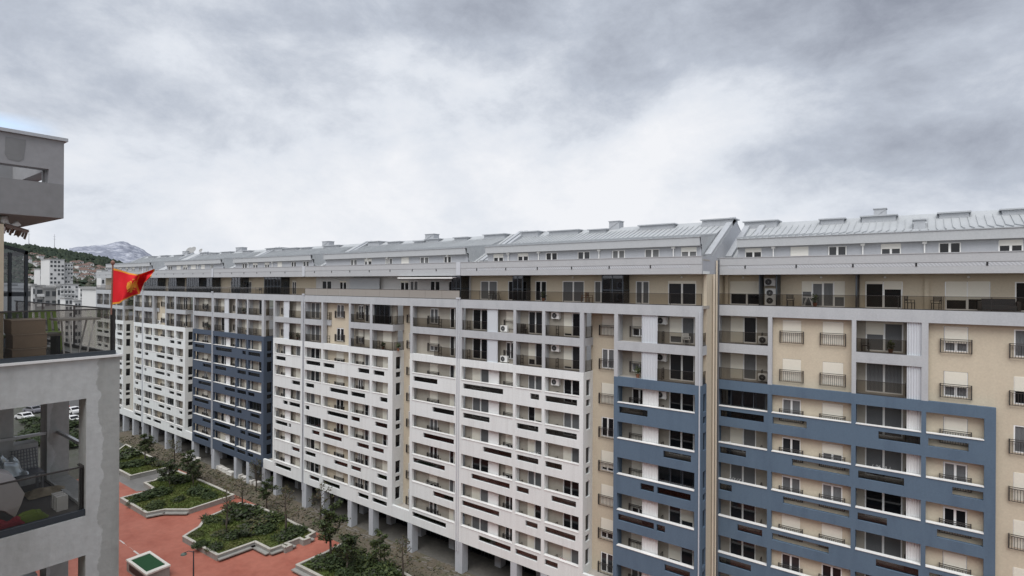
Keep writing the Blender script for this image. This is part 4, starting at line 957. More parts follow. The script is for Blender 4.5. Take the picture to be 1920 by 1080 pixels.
for px, py, lb in ((447, 1008, 'spiky agave at the left of the agave row'), (456, 1004, 'spiky agave in the middle of the agave row'), (465, 1007, 'spiky agave at the right of the agave row'), (384, 975, 'lone spiky agave by the back wall of the zigzag planter'), (426, 982, 'spiky agave under the thin tree')):
    p = on_z(px, py, .5); o = inst('agave', AGAVE, None, (p.x, p.y, .45), RND.uniform(0, 6), (1.3, 1.3, 1.2)); props(o, lb, 'agave', 'agaves in the planters')

# ------------------------------------------------------------------ trees: tapered trunk with limbs, loose crown
BARK = mat('bark', (.10, .085, .07), stain=.5, scale=(3, 3, 1), grain=.15)
def tree_mesh(seed, h, spread, dens, pal, lean=.1, size=.11, first=.3):
    rnd = random.Random(seed); t = MB(); c = MB(); tips = []
    top = Vector((rnd.uniform(-lean, lean), rnd.uniform(-lean, lean), h)); pts = [Vector((0, 0, -.1))]
    for i in range(1, 6): f = i / 5; pts.append(top * f + Vector((rnd.uniform(-.08, .08), rnd.uniform(-.08, .08), 0)) * h * .15)
    r0 = .028 * h
    t.tube(pts, [r0 * (1 - .85 * i / 5) for i in range(6)], 7)
    nl = 11
    for i in range(nl):
        f = first + (.95 - first) * i / nl; b = pts[0].lerp(pts[-1], f); k = int(f * 5); b = pts[k].lerp(pts[min(k + 1, 5)], f * 5 - k)
        a = i * 2.4 + rnd.uniform(-.4, .4); l = spread * (1.15 - .75 * f) * rnd.uniform(.75, 1.2)
        e = b + Vector((cos(a) * l, sin(a) * l, l * rnd.uniform(.35, .9))); mid = b.lerp(e, .5) + Vector((0, 0, -.06 * l))
        t.tube([b, mid, e], [r0 * .38 * (1 - .6 * f), r0 * .22, r0 * .06], 5); tips += [(e, l), (mid, l * .8)]
        for _ in range(3):
            e2 = b.lerp(e, rnd.uniform(.45, .9)) + Vector((rnd.uniform(-.5, .5), rnd.uniform(-.5, .5), rnd.uniform(.0, .5))) * l * .7; t.tube([b.lerp(e, .45), e2], [r0 * .12, r0 * .03], 4); tips.append((e2, l * .7))
    tips.append((top, spread * .5))
    for p, l in tips:
        rr = max(.28, l * .42); leaf_cloud(c, p, (rr, rr, rr * .8), int(dens * rnd.uniform(.6, 1.3)), size, pal, rnd, hollow=.1)
    return t.mesh('trunk', BARK, True), c.mesh('crown', LEAF)
TM = {'dark': tree_mesh(2, 3.2, 1.25, 34, [0, 1, 3], size=.10), 'sparse': tree_mesh(7, 4.4, 1.35, 9, [4, 5, 3, 1], size=.08), 'thin': tree_mesh(12, 4.6, .9, 6, [5, 4, 1], size=.07, first=.4), 'full': tree_mesh(21, 4.2, 1.35, 40, [0, 1, 1, 2, 3], size=.10)}
def tree(px, py, kind, s, label, h=.5, cat='tree'):
    p = on_z(px, py, h) if h is not None else on_z(px, py, .05); z = (h or .05) - .05; a = RND.uniform(0, 6); s = s * 1.15
    o = empty('tree', (p.x, p.y, z), label, cat, 'trees on the square', a)
    inst('trunk', TM[kind][0], o, (p.x, p.y, z), a, (s, s, s)); inst('crown', TM[kind][1], o, (p.x, p.y, z), a, (s, s, s)); return o
for px, py, k, s, lb, h in ((272, 868, 'full', .95, 'bushy olive-green tree at the right of the farthest planter', .5), (327, 882, 'sparse', .95, 'sparse brownish tree before the white and blue joint', .5), (318, 915, 'dark', 1.0, 'dark tree at the left back of the second planter', .5), (362, 912, 'dark', .95, 'dark tree in the middle back of the second planter', .5), (352, 902, 'full', .9, 'green tree at the back wall of the second planter', .5),
                          (425, 1000, 'thin', 1.0, 'thin almost bare tree in the left half of the zigzag planter', .5), (455, 962, 'sparse', .9, 'sparse rust-coloured tree between the two middle planters', .5), (536, 998, 'sparse', 1.1, 'brown-leaved tree with pale branches in the zigzag planter', .5), (500, 955, 'full', .8, 'green tree by the dry grass strip behind the zigzag planter', .05), (620, 1048, 'full', 1.15, 'tall green tree at the left end of the nearest planter', .5), (600, 985, 'sparse', 1.0, 'olive sparse tree on the dry grass strip near the stepped wall end', .05),
                          (650, 1080, 'dark', 1.1, 'dense dark tree in the middle of the nearest planter', .5), (712, 1072, 'full', .8, 'small leafy tree at the coping of the nearest planter', .5), (755, 1092, 'sparse', .9, 'sparse brown tree right of the nearest planter', .05), (480, 920, 'sparse', .9, 'thin-leaved tree on the strip before the deep-blue frame', .05)):
    tree(px, py, k, s, lb, h)
# ivy-like dry tufts along the strip
q = MB(); rnd = random.Random(77)
for _ in range(2600):
    x, y = rnd.uniform(-122, -28), rnd.uniform(38.8, 41.9); a = rnd.uniform(0, pi); l = rnd.uniform(.05, .14); t = rnd.uniform(.03, .12)
    q.quad((x - cos(a) * l, y - sin(a) * l, 0), (x + cos(a) * l, y + sin(a) * l, 0), (x + cos(a) * l, y + sin(a) * l + .05, t), (x - cos(a) * l, y - sin(a) * l, t), rnd.choice((4, 3, 5, 3)))
props(q.build('dry_grass', LEAF), kind='stuff')
# white stone blocks by the deep-blue arcade
STN = mat('white_stone', (.62, .60, .56), stain=.4, grain=.1)
for i, (px, py, l, lb) in enumerate(((353, 858, 1.6, 'white stone block left of the first pillar of the deep-blue arcade'), (370, 864, 1.1, 'cubic white stone block right of the first deep-blue pillar'), (408, 877, 1.4, 'first slab of the white stone row between two pillars'), (416, 881, 1.4, 'second slab of the white stone row between two pillars'), (424, 885, 1.4, 'third slab of the white stone row between two pillars'), (433, 890, 1.4, 'last slab of the white stone row, touching the pillar'), (449, 895, 1.2, 'rough white stone just right of the middle pillar'), (459, 900, 1.2, 'rough white stone left of the fourth pillar'), (471, 906, 1.2, 'mottled stone right of the fourth pillar'), (483, 910, .9, 'white stone left of the last deep-blue pillar'), (503, 911, 1.5, 'flat stone slab right of the last deep-blue pillar'), (704, 997, .5, 'small white scrap lying on the dry grass by a pillar'))):
    p = on_z(px, py, 0); q = MB(); q.box(-l / 2, l / 2, -.35, .35, 0, .5 if l > .6 else .15); me = q.mesh('stone_block', STN); bm = bmesh.new(); bm.from_mesh(me)
    bmesh.ops.subdivide_edges(bm, edges=bm.edges[:], cuts=2, use_grid_fill=True)
    for v in bm.verts: v.co += noise.noise_vector(v.co * 2 + Vector((i, 0, 0))) * (.05 if l > .6 else .02)
    bm.to_mesh(me); bm.free(); o = inst('stone_block', me, None, (p.x, max(p.y, 41.2), .012), RND.uniform(-.1, .1)); props(o, lb, 'stone block', 'white stones along the arcade')
# box with artificial turf lid
K = [on_z(px, py, 1.15) for px, py in ((236, 1049), (281, 1033), (320, 1059), (274, 1078))]
kc = sum(K, Vector()) / 4; ex = ((K[3] - K[0]) + (K[2] - K[1])) / 4; ey = ((K[1] - K[0]) + (K[2] - K[3])) / 4; ex.z = ey.z = 0
o = empty('vent_housing', (kc.x, kc.y, 0), 'pale concrete box with a dark green turf lid on the red paving', 'vent housing')
q = MB(); q.obox((kc.x, kc.y, .5), ex * .96, ey * .96, (0, 0, .495)); q.build('housing_wall', PLW, o)
q = MB()
for s in (-1, 1): q.obox((kc.x, kc.y, 1.09) + ex * 0 if False else Vector((kc.x, kc.y, 1.09)) + ex * s * .89, ex * .11, ey, (0, 0, .08)); q.obox(Vector((kc.x, kc.y, 1.09)) + ey * s * .89, ex * .778, ey * .11, (0, 0, .08))
q.build('rim', mat('pale_rim', (.66, .64, .59), stain=.25), o)
q = MB(); q.obox((kc.x, kc.y, 1.06), ex * .779, ey * .779, (0, 0, .05)); q.build('turf_lid', mat('artificial_turf', (.018, .066, .028), grain=.2, gscale=14, rough=.95), o)
q = MB(); q.obox(Vector((kc.x, kc.y, .55)) - ey * .965, ex * .7, ey * .01, (0, 0, .3)); q.build('grille', BLACK, o)
# street lamp
hp = on_z(363, 1033, Z(-24.5)); o = empty('street_lamp', (hp.x, hp.y, 0), 'slim dark street lamp with one curved arm on the red paving', 'street lamp')
q = MB(); q.tube([(hp.x, hp.y, 0), (hp.x, hp.y, hp.z)], [.09, .05], 8); q.build('pole', ANTH, o)
ad = -RGT * .9 + Vector((0, 0, -.05)); ad2 = Vector((hp.x, hp.y, hp.z))
q = MB(); q.tube([ad2 - Vector((0, 0, .1)), ad2 + ad * .5 + Vector((0, 0, .02)), ad2 + ad * 1.0 - Vector((0, 0, .15))], .03, 6); q.build('arm', ANTH, o)
q = MB(); q.tube([ad2 + ad + Vector((0, 0, -.12)), ad2 + ad + Vector((0, 0, -.2)), ad2 + ad + Vector((0, 0, -.3)), ad2 + ad + Vector((0, 0, -.34))], [.06, .22, .27, .2], 14); q.build('lamp_head', flat('lamp_green_grey', (.10, .13, .11), .4), o)

# ------------------------------------------------------------------ the near wing on the left
NX = -12.71; near_c = mat('near_grey_render', (.52, .535, .53), stain=.8, scol=(.33, .335, .32), scale=(1.6, 1.6, .40), grain=.07, bump=.25)
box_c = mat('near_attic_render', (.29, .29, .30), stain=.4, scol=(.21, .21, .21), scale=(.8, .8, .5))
def ragged(M, y0, dark):
    t = M.node_tree; b = t.nodes['Principled BSDF']; src = b.inputs['Base Color'].links[0].from_socket
    geo = t.nodes.new('ShaderNodeNewGeometry'); sp = t.nodes.new('ShaderNodeSeparateXYZ'); t.links.new(geo.outputs['Position'], sp.inputs[0])
    nz = t.nodes.new('ShaderNodeTexNoise'); nz.inputs['Scale'].default_value = 2.2; nz.inputs['Detail'].default_value = 5; t.links.new(geo.outputs['Position'], nz.inputs[0])
    ad = t.nodes.new('ShaderNodeMath'); ad.operation = 'MULTIPLY_ADD'; ad.inputs[1].default_value = .45; t.links.new(nz.outputs[0], ad.inputs[0]); t.links.new(sp.outputs[1], ad.inputs[2])
    gt = t.nodes.new('ShaderNodeMapRange'); gt.inputs[1].default_value = y0 + .225; gt.inputs[2].default_value = y0 + .245; t.links.new(ad.outputs[0], gt.inputs[0])
    mx_ = t.nodes.new('ShaderNodeMix'); mx_.data_type = 'RGBA'; t.links.new(gt.outputs[0], mx_.inputs[0]); t.links.new(src, mx_.inputs[6])
    ml = t.nodes.new('ShaderNodeMix'); ml.data_type = 'RGBA'; ml.blend_type = 'MULTIPLY'; ml.inputs[0].default_value = 1; t.links.new(src, ml.inputs[6]); ml.inputs[7].default_value = dark
    t.links.new(ml.outputs[2], mx_.inputs[7]); t.links.new(mx_.outputs[2], b.inputs['Base Color'])
ragged(near_c, 3.80, (.76, .755, .735, 1))
BACK = True
NB = empty('near_wing', (-14.5, 3, 0), 'grey stained wing at the left edge with open balconies and an overhanging attic box', 'apartment building')
lev = [(-1.45, -2.2)] + [(-4.42 - 2.95 * k, -5.16 - 2.95 * k) for k in range(8)]
hol = []
for (a, b), (c, d) in zip(lev, lev[1:]): hol.append((1.2, 3.61, Z(c), Z(b)))
hol.append((1.2, 3.61, 0, Z(lev[-1][1])))
q = MB(); q.plate(-1.0, 4.15, 0, Z(-1.45), NX, NX - .42, hol, ax='y')
hol2 = [(-15.8, NX - .42, Z(c), Z(b)) for (a, b), (c, d) in zip(lev, lev[1:])]
q.plate(-16.25, NX - .42, 0, Z(-1.45), 4.149, 3.75, [(-15.75, NX - .45, h[2], h[3]) for h in hol2])
q.plate(2.0, 3.749, 0, Z(-1.45), -15.85, -16.25, [(3.62, 3.76, h[2], h[3]) for h in hol] + [(3.2, 3.63, h[2] + .85, h[3]) for h in hol], ax='y')
q.build('frame', near_c, NB)
q = MB()
for a, b in lev: q.box(-16.2, NX - .42, -1, 3.749, Z(a - .25), Z(a - .06))
q.box(-21, -16.25, 1.4, 4.1, Z(-1.9), Z(-1.51)); q.build('balcony_floor', mat('dark_floor', (.12, .115, .11), stain=.4), NB)
q = MB(); q.box(-150, NX - .02, -12, 1.2, 0, Z(1.1)); q.build('rear_wall', TAUPE, NB)  # back wall of the balconies, extended unseen along the row for its shade
q = MB(); q.box(NX + .002, 40, -13, -1.6, 0, Z(2.4)); q.build('unseen_own_block', BEIGE, NB)  # unseen mass of the viewer's own building, added to shade arcade and lower facades
q = MB(); q.box(-16.2, -12.78, .5, 2.44, Z(-1.5), Z(1.0)); q.build('penthouse_wall', mat('near_beige', (.50, .43, .33), stain=.2), NB)
q = MB(); q.box(NX - .04, NX + .06, -1, 4.2, Z(-1.45), Z(-1.41)); q.box(NX + .06 - .1, NX - 8.5, 4.1, 4.2, Z(-1.4501), Z(-1.411)); q.build('coping', UPVC, NB)
# attic box that overhangs the top terrace
q = MB(); q.plate(-2, 3.25, Z(1.17), Z(2.58), NX, NX - .25, [(.5, 3.03, Z(1.79), Z(2.04))], ax='y')
q.plate(-22, NX - .25, Z(1.17), Z(2.58), 3.249, 3.0, [(-14.3, NX - .3, Z(1.72), Z(2.02))])
q.box(-22, NX - .25, -2, 2.999, Z(1.17), Z(1.3)); q.box(-15.3, -15.05, -2, 2.999, Z(1.3), Z(2.5)); q.build('attic_box', box_c, NB)
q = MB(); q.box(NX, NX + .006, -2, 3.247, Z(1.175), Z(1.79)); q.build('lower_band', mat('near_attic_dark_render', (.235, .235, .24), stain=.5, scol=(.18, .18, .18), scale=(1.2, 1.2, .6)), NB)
q = MB(); P = [(2.44, 2.5), (2.43, 2.2), (2.47, 2.12), (2.62, 2.10), (2.68, 2.16), (2.71, 2.5)]; q.add([(NX + .005, y, Z(z)) for y, z in P], [tuple(range(6))]); q.build('repaired_patch', mat('patch_render', (.21, .212, .215), stain=.3), NB)
q = MB(); q.box(NX - .3, NX + .05, -2, 3.3, Z(2.582), Z(2.64)); q.box(-22, NX - .301, 2.95, 3.3, Z(2.583), Z(2.641)); q.build('roof_edge', METALD, NB)
# rails
def near_rail(z, y1, xf, label=None):
    glass_rail(NB, .6, y1, z, NX - .07, .93, ax='y', M=NEARG); glass_rail(NB, xf, NX - .1, z, y1, .93, M=NEARG)
    s = MB(); s.box(NX - .12, NX - .02, .6, y1 + .03, z + .002, z + .11); s.build('rail_base', ANTH, NB)
near_rail(Z(-1.44), 4.06, -20.0); near_rail(Z(-4.41), 3.58, NX - .3)
q = MB(); q.box(-15.84, -15.78, 1.2, 3.98, Z(-3.42), Z(-3.36)); q.box(-15.78, -12.8, 3.93, 3.99, Z(-3.43), Z(-3.37)); q.build('handrail', flat('pale_handrail', (.5, .5, .5), .35, .6), NB)
for z in (-7.36, -10.31): glass_rail(NB, 1.2, 3.58, Z(z), NX - .1, .93, ax='y')
# dark-framed winter garden on the terrace, wall elbow pipe and torn awning
q = MB()
for y in (2.46, 2.74, 2.98):
    q.box(-14.06, -14.0, y, y + .05, Z(-1.45), Z(.72 if y < 2.6 else .56)); 
q.box(-16.0, -15.94, 2.98, 3.03, Z(-1.45), Z(.56)); q.box(-16.0, -14.0, 2.98, 3.03, Z(.53), Z(.6)); q.box(-14.06, -14.0, 2.5, 3.0, Z(-.28), Z(-.2)); q.box(-16, -14.06, 2.99, 3.02, Z(-.28), Z(-.2))
q.bar((-14.03, 2.46, Z(.74)), (-14.03, 3.03, Z(.57)), .06); q.box(-14.06, -14.0, 2.46, 3.03, Z(-1.45), Z(-1.38)); o = q.build('winter_garden', ANTH, NB)
g = MB(); g.quad((-14.03, 2.48, Z(-1.45)), (-14.03, 3.0, Z(-1.45)), (-14.03, 3.0, Z(.56)), (-14.03, 2.48, Z(.7))); inst('winter_garden_glass', g.mesh('winter_garden_glass', WGLASS), o)
q = MB(); n = 12
for i in range(n):
    y0 = 2.42 + .40 * i / n; y1 = y0 + .40 / n; z0 = 1.06 - .30 * (y0 - 2.42); dz = .03 * ((i * 7) % 3)
    q.quad((-13.0, y0, Z(z0)), (-13.0, y1, Z(z0 - .012)), (-13.22, y1, Z(z0 - .12 - dz)), (-13.22, y0, Z(z0 - .13 - .03 * (i % 2)))); q.quad((-13.0, y0, Z(z0 - .01)), (-13.0, y1, Z(z0 - .03)), (-13.0, y1, Z(z0 - .09 + .02 * (i % 3))), (-13.0, y0, Z(z0 - .08)))
q.build('awning', flat('brown_awning', (.20, .15, .13), .8), NB)
q = MB(); q.tube([(-13.1, 2.5, Z(1.16)), (-13.1, 2.52, Z(1.03)), (-13.1, 2.6, Z(.98)), (-13.1, 2.7, Z(1.06))], .05, 10); q.box(-13.25, -13.0, 2.44, 2.5, Z(.85), Z(1.15)); q.build('elbow_pipe', UPVC, NB, True)
# things on the near balconies
cb = mat('cardboard', (.36, .27, .19), grain=.06, stain=.2)
for i, (z, lb) in enumerate(((-1.5, 'cardboard box at the bottom of the stack on the near terrace'), (-1.23, 'cardboard box in the middle of the stack on the near terrace'), (-.965, 'topmost cardboard box of the stack, its lid edge pale'))):
    dy = (.0, .012, -.01)[i]; o = empty('cardboard_box', (-13.7, 2.92, Z(z)), lb, 'box', 'cardboard boxes stacked on the near terrace')
    q = MB(); q.box(-13.95, -13.4, 2.68 + dy, 3.17 + dy, Z(z), Z(z + .245)); q.build('carton', cb, o)
    q = MB(); q.box(-13.96, -13.39, 2.67 + dy, 3.18 + dy, Z(z + .246), Z(z + .262)); q.build('lid', mat('cardboard_pale', (.45, .36, .27)), o)
o = empty('folding_table', (-13.35, 3.62, Z(-1.5)), 'folding table with pale splayed legs behind the near glass railing', 'table')
q = MB(); q.box(-13.65, -13.1, 3.27, 3.95, Z(-.74), Z(-.7)); q.build('tabletop', mat('weathered_board', (.33, .31, .28), stain=.5), o)
for s in (-13.6, -13.15):
    for a, b in ((3.36, 3.5), (3.86, 3.72)):
        q = MB(); q.bar((s, a if a > 3.6 else a + .09, Z(-.75)), (s, b if a > 3.6 else b, Z(-1.5)), .025); q.build('leg', UPVC, o)
GRN = flat('lime_plastic', (.25, .36, .06), .5)
for k, (x, y, lb) in enumerate(((-14.6, 2.9, 'lime green plastic chair half hidden behind the cardboard boxes'), (-15.0, 3.55, 'lime green plastic chair behind the folding table'))):
    o = empty('plastic_chair', (x, y, Z(-1.5)), lb, 'chair', 'lime chairs on the near terrace')
    q = MB(); q.box(x - .22, x + .22, y - .24, y + .24, Z(-1.1), Z(-1.06)); q.build('seat', GRN, o)
    q = MB()
    for i in range(5): q.bar((x - .2, y - .22 + i * .11, Z(-1.08)), (x - .3, y - .2 + i * .1, Z(-.62)), .06, .02)
    q.bar((x - .3, y - .22, Z(-.63)), (x - .3, y + .22, Z(-.63)), .05); q.build('backrest', GRN, o)
    for sx in (-.19, .19):
        for sy in (-.2, .2): q = MB(); q.box(x + sx - .02, x + sx + .02, y + sy - .02, y + sy + .02, Z(-1.5), Z(-1.1)); q.build('leg', GRN, o)
o = empty('low_bench', (-14.2, 3.25, Z(-1.5)), 'low dark wooden bench between boxes and table on the near terrace', 'bench')
q = MB(); q.box(-14.4, -13.95, 3.1, 3.55, Z(-1.08), Z(-1.03)); q.build('seat', mat('bench_board', (.22, .20, .17), stain=.4), o)
for y in (3.14, 3.5): q = MB(); q.box(-14.38, -13.97, y - .03, y + .03, Z(-1.5), Z(-1.082)); q.build('leg', BLACK, o)
# lower balcony
o = empty('garden_chair', (-15.4, 3.35, Z(-4.48)), 'grey lattice-backed plastic chair by the parapet of the lower near balcony', 'chair'); gc = flat('grey_plastic', (.16, .165, .175), .5)
q = MB()
for i in range(9): q.bar((-15.55, 3.1 + i * .055, Z(-4.05)), (-15.62, 3.13 + i * .048, Z(-3.62)), .016)
for i in range(7): q.bar((-15.55 - .012 * i, 3.09, Z(-4.03 + .068 * i)), (-15.55 - .012 * i, 3.55, Z(-4.03 + .068 * i)), .016)
q.build('backrest', gc, o); q = MB(); q.box(-15.55, -15.1, 3.1, 3.56, Z(-4.09), Z(-4.05)); q.build('seat', gc, o)
for x in (-15.52, -15.13):
    for y in (3.13, 3.53): q = MB(); q.box(x - .02, x + .02, y - .02, y + .02, Z(-4.5), Z(-4.09)); q.build('leg', gc, o)
def cloth(name, c, sx, sy, sz, M, label, cat, seed, n=14, amp=.12):
    q = MB(); vs = []
    for i in range(n + 1):
        for j in range(n + 1):
            u, v = i / n * 2 - 1, j / n * 2 - 1; e = max(0, 1 - max(abs(u), abs(v)) ** 3); nz = noise.noise(Vector((u * 2.3, v * 2.3, seed)))
            vs.append((c[0] + u * sx + nz * amp * .4, c[1] + v * sy + amp * .4 * noise.noise(Vector((v * 3, u * 3, seed + 5))), c[2] + sz * e * (.7 + .3 * cos(u * 2)) + amp * nz * e))
    q.add(vs, [(i * (n + 1) + j, (i + 1) * (n + 1) + j, (i + 1) * (n + 1) + j + 1, i * (n + 1) + j + 1) for i in range(n) for j in range(n)]); o = q.build(name, M, None, True); return props(o, label, cat)
pr = [on_x(px, py, -13.35) for px, py in ((-40, 880), (14, 886), (26, 891), (48, 926), (40, 950), (31, 972), (8, 962), (-40, 950))]
q = MB(); vs = []
for k, (dx, sc_) in enumerate(((0.0, .93), (-.1, 1.0), (-.38, 1.0), (-.5, .9))):
    c0 = sum(pr, Vector()) / len(pr)
    for p in pr: v = c0 + (p - c0) * sc_; v.x = -13.35 + dx; vs.append(tuple(v + Vector((.03, .02, .02)) * noise.noise(v * 6)))
n = len(pr); fs = [(k * n + i, k * n + (i + 1) % n, (k + 1) * n + (i + 1) % n, (k + 1) * n + i) for k in range(3) for i in range(n)] + [tuple(range(n))[::-1], tuple(range(3 * n, 4 * n))]
q.add(vs, fs); props(q.build('covered_bundle', flat('white_sheet', (.50, .48, .48), .8)), 'angular bundle under a white sheet at the left of the lower near balcony', 'bundle')
fc = on_x(16, 872, -14.7); cloth('crumpled_foil', (fc.x, fc.y - .12, fc.z - .16), .4, .34, .26, flat('silver_foil', (.45, .5, .52), .25, .5), 'crumpled silvery foil heap behind the white bundle', 'foil', 9, 22, .3)
rc = on_z(88, 922, Z(-4.46)); cloth('fur_rug', (rc.x, rc.y, rc.z), .30, .36, .07, mat('pale_fur', (.36, .31, .22), grain=.2), 'small pale fur rug on the floor of the lower near balcony', 'rug', 6, 14, .08)
gcn = on_x(56, 966, -13.25); cloth('green_cushion', (gcn.x, gcn.y, gcn.z - .06), .22, .24, .12, flat('green_fabric', (.14, .2, .04), .9), 'green cushion by the rail of the lower near balcony', 'cushion', 12)
rb = on_x(8, 985, -13.15); cloth('red_blanket', (rb.x, rb.y, rb.z - .06), .28, .3, .14, flat('red_fabric', (.25, .03, .045), .9), 'folded red blanket in front of the white bundle', 'blanket', 15)
o = empty('slatted_crate', (-13.7, 3.45, Z(-4.48)), 'small white slatted crate beside the pillar on the lower near balcony', 'crate')
q = MB()
for i in range(3): q.box(-13.9 + i * .14, -13.83 + i * .14, 3.38, 3.56, Z(-4.48), Z(-4.2))
q.build('slat_side', UPVC, o)
# ------------------------------------------------------------------ flag on the corner of the near terrace
FD = 10.55
def at(px, py, d): r = ray(px, py); return Vector((r.x * d, r.y * d, r.z * d + H))
base = at(208.5, 590, FD); tip = at(211.5, 497, FD)
FG = empty('flag', base, 'red flag with gold border and two-headed eagle flying at the near terrace corner', 'flag')
q = MB(); q.tube([base, tip], .014, 8); q.tube([tip, tip + Vector((0, 0, .03)), tip + Vector((0, 0, .06)), tip + Vector((0, 0, .09))], [.015, .035, .035, .01], 10); q.build('flag_pole', flat('rusty_pole', (.25, .13, .10), .6), FG)
def poly(t, P):
    t = max(0, min(1, t)) * (len(P) - 1); i = min(int(t), len(P) - 2); f = t - i
    return P[i][0] + (P[i + 1][0] - P[i][0]) * f, P[i][1] + (P[i + 1][1] - P[i][1]) * f
TOP = [(211.5, 502.5), (228, 507), (243, 512), (258, 514.5), (266, 513), (276, 509.5), (288, 504)]
BOT = [(209, 571), (224, 569), (230, 564), (246, 556), (262, 551), (271, 531), (286, 518)]
def flagp(s, t, off=0.0):
    a, b = poly(s, TOP), poly(s, BOT); x = a[0] + (b[0] - a[0]) * t; y = a[1] + (b[1] - a[1]) * t
    d = FD + .10 * sin(s * 9.5 + t * 2.2) * min(1, s * 2.2) + .05 * sin(s * 17 - t * 6) * s - .25 * max(0, s - .62) * (1 - .4 * t)
    fold = s - (.63 - .07 * sin(pi * t * 1.15))
    d += .10 * max(0, min(1, fold * 9 + .25)) * min(1, t * 5)            # the fly end turns back behind a fold
    x += 3.2 * sin(t * 4.5 + s * 7) * s * (1 - abs(2 * t - 1) * .4)
    return at(x, y, d + off)
def fab(name, col):
    return mat(name, col, rough=.75, grain=.04, gscale=30)
q = MB(); n, mm = 54, 40
vs = [flagp(i / n, j / mm) for i in range(n + 1) for j in range(mm + 1)]
q.v = [tuple(v) for v in vs]
for i in range(n):
    for j in range(mm):
        u, v = (i + .5) / n, (j + .5) / mm; gold = v < .055 or v > .945 or u > .955 or (v > .1 and abs(u - (.63 - .07 * sin(pi * v * 1.15))) < .022)
        q.f.append((i * (mm + 1) + j, (i + 1) * (mm + 1) + j, (i + 1) * (mm + 1) + j + 1, i * (mm + 1) + j + 1)); q.mi.append(1 if gold else 0)
RED, GOLD = fab('flag_red', (.70, .018, .028)), fab('flag_gold', (.75, .32, .045))
q.build('flag_cloth', [RED, GOLD], FG, True)
half = [[(.50, .46), (.47, .30), (.42, .24), (.37, .27), (.40, .31), (.435, .33), (.45, .42)],            # neck and head
        [(.46, .40), (.40, .33), (.33, .28), (.31, .36), (.33, .42), (.31, .46), (.335, .50), (.33, .55), (.36, .58), (.37, .64), (.41, .62), (.46, .56)],   # wing
        [(.50, .38), (.455, .44), (.45, .58), (.47, .66), (.50, .68)],                                                 # body
        [(.47, .62), (.40, .68), (.37, .72), (.40, .735), (.44, .70), (.48, .68)],                                      # leg
        [(.50, .66), (.47, .72), (.455, .79), (.48, .80), (.50, .81)]]                                                  # tail
crown = [(.465, .22), (.455, .16), (.48, .18), (.50, .14), (.52, .18), (.545, .16), (.535, .22)]
q = MB()
def emb(P):
    P2 = []
    for a, b in zip(P, P[1:] + P[:1]):
        for k in range(4): P2.append((a[0] + (b[0] - a[0]) * k / 4, a[1] + (b[1] - a[1]) * k / 4))
    c = (sum(p[0] for p in P) / len(P), sum(p[1] for p in P) / len(P)); m_ = len(P2)
    for off in (-.012, .012):
        mp_ = lambda p: (.15 + .62 * p[0], .06 + .9 * p[1]); v = [flagp(*mp_(c), off)] + [flagp(*mp_(p), off) for p in P2]; q.add(v, [(0, 1 + i, 1 + (i + 1) % m_) for i in range(m_)])
for P in half: emb(P); emb([(1 - x, y) for x, y in P])
emb(crown); q.build('eagle_emblem', GOLD, FG)

# ------------------------------------------------------------------ hills, snowy mountain
TAB = [(-.02, .050), (-.12, .052), (-.1925, .0526), (-.2206, .0495), (-.2562, .0458), (-.282, .041), (-.308, .0355), (-.335, .028), (-.37, .018), (-.45, .008), (-.8, .003)]
def lookup(T, v):
    if v >= T[0][0]: return T[0][1]
    for (a, b), (c, d) in zip(T, T[1:]):
        if c <= v <= a: return b + (d - b) * (v - a) / (c - a)
    return T[-1][1]
def hill(X, qv):
    t = (-X - 620) / 680; s = lookup(TAB, qv) * 1300 + H * .9
    if t <= 0: return 0.0
    b = s * (min(t, 1) ** 1.15) if t <= 1 else s * max(0, 1 - (t - 1) * .9)
    p = Vector((X * .012, X * qv * .012, 0)); return max(0, b * (1 + .10 * (noise.noise(p) if t < .95 else 0)) + 3.0 * noise.noise(p * 4) * min(1, t * 3))
HILLM = mat('hillside', (.055, .062, .045), stain=.9, scol=(.105, .10, .085), scale=(.012, .012, .012), grain=.2, gscale=.06)
q = MB(); XS = [-560 - 22 * i for i in range(52)]; QS = [.06 - .012 * j for j in range(70)]
q.v = [(X, X * v, hill(X, v) - .5) for X in XS for v in QS]; w = len(QS)
for i in range(len(XS) - 1):
    for j in range(w - 1): q.f.append((i * w + j, i * w + j + 1, (i + 1) * w + j + 1, (i + 1) * w + j)); q.mi.append(0)
props(q.build('hill', HILLM, None, True), kind='structure')
rnd = random.Random(5); q = MB()
FOR = [mat('forest_%d' % i, c, grain=.2, gscale=.15) for i, c in enumerate(((.022, .034, .022), (.035, .048, .028), (.06, .062, .045), (.08, .075, .06)))]
for k in range(5200):
    v = -.15 - .27 * rnd.random(); X = -640 - 680 * rnd.random() ** .6; top = X < -1120; s = rnd.uniform(2.2, 4.6) * (1.15 if top else .9); c = Vector((X, X * v, hill(X, v)))
    mi = rnd.choice((0, 0, 0, 1)) if top else rnd.choice((0, 1, 1, 2, 2, 3))
    P = [c + Vector((cos(a) * s * rnd.uniform(.7, 1.2), sin(a) * s * rnd.uniform(.7, 1.2), s * rnd.uniform(.35, .7))) for a in (0, 1.25, 2.5, 3.75, 5.0)]
    P += [c + Vector((rnd.uniform(-.3, .3) * s, rnd.uniform(-.3, .3) * s, s * rnd.uniform(1.2, 1.7))), c - Vector((0, 0, s * .3))]
    q.add(P, [(i, (i + 1) % 5, 5) for i in range(5)] + [((i + 1) % 5, i, 6) for i in range(5)], mi)
props(q.build('forest', FOR), kind='stuff')
TABM = [(-.225, .0), (-.252, .012), (-.2625, .0485), (-.272, .0508), (-.288, .0535), (-.305, .0565), (-.318, .0605), (-.3255, .0635), (-.336, .0615), (-.355, .0535), (-.365, .047), (-.374, .041), (-.39, .025), (-.42, .0)]
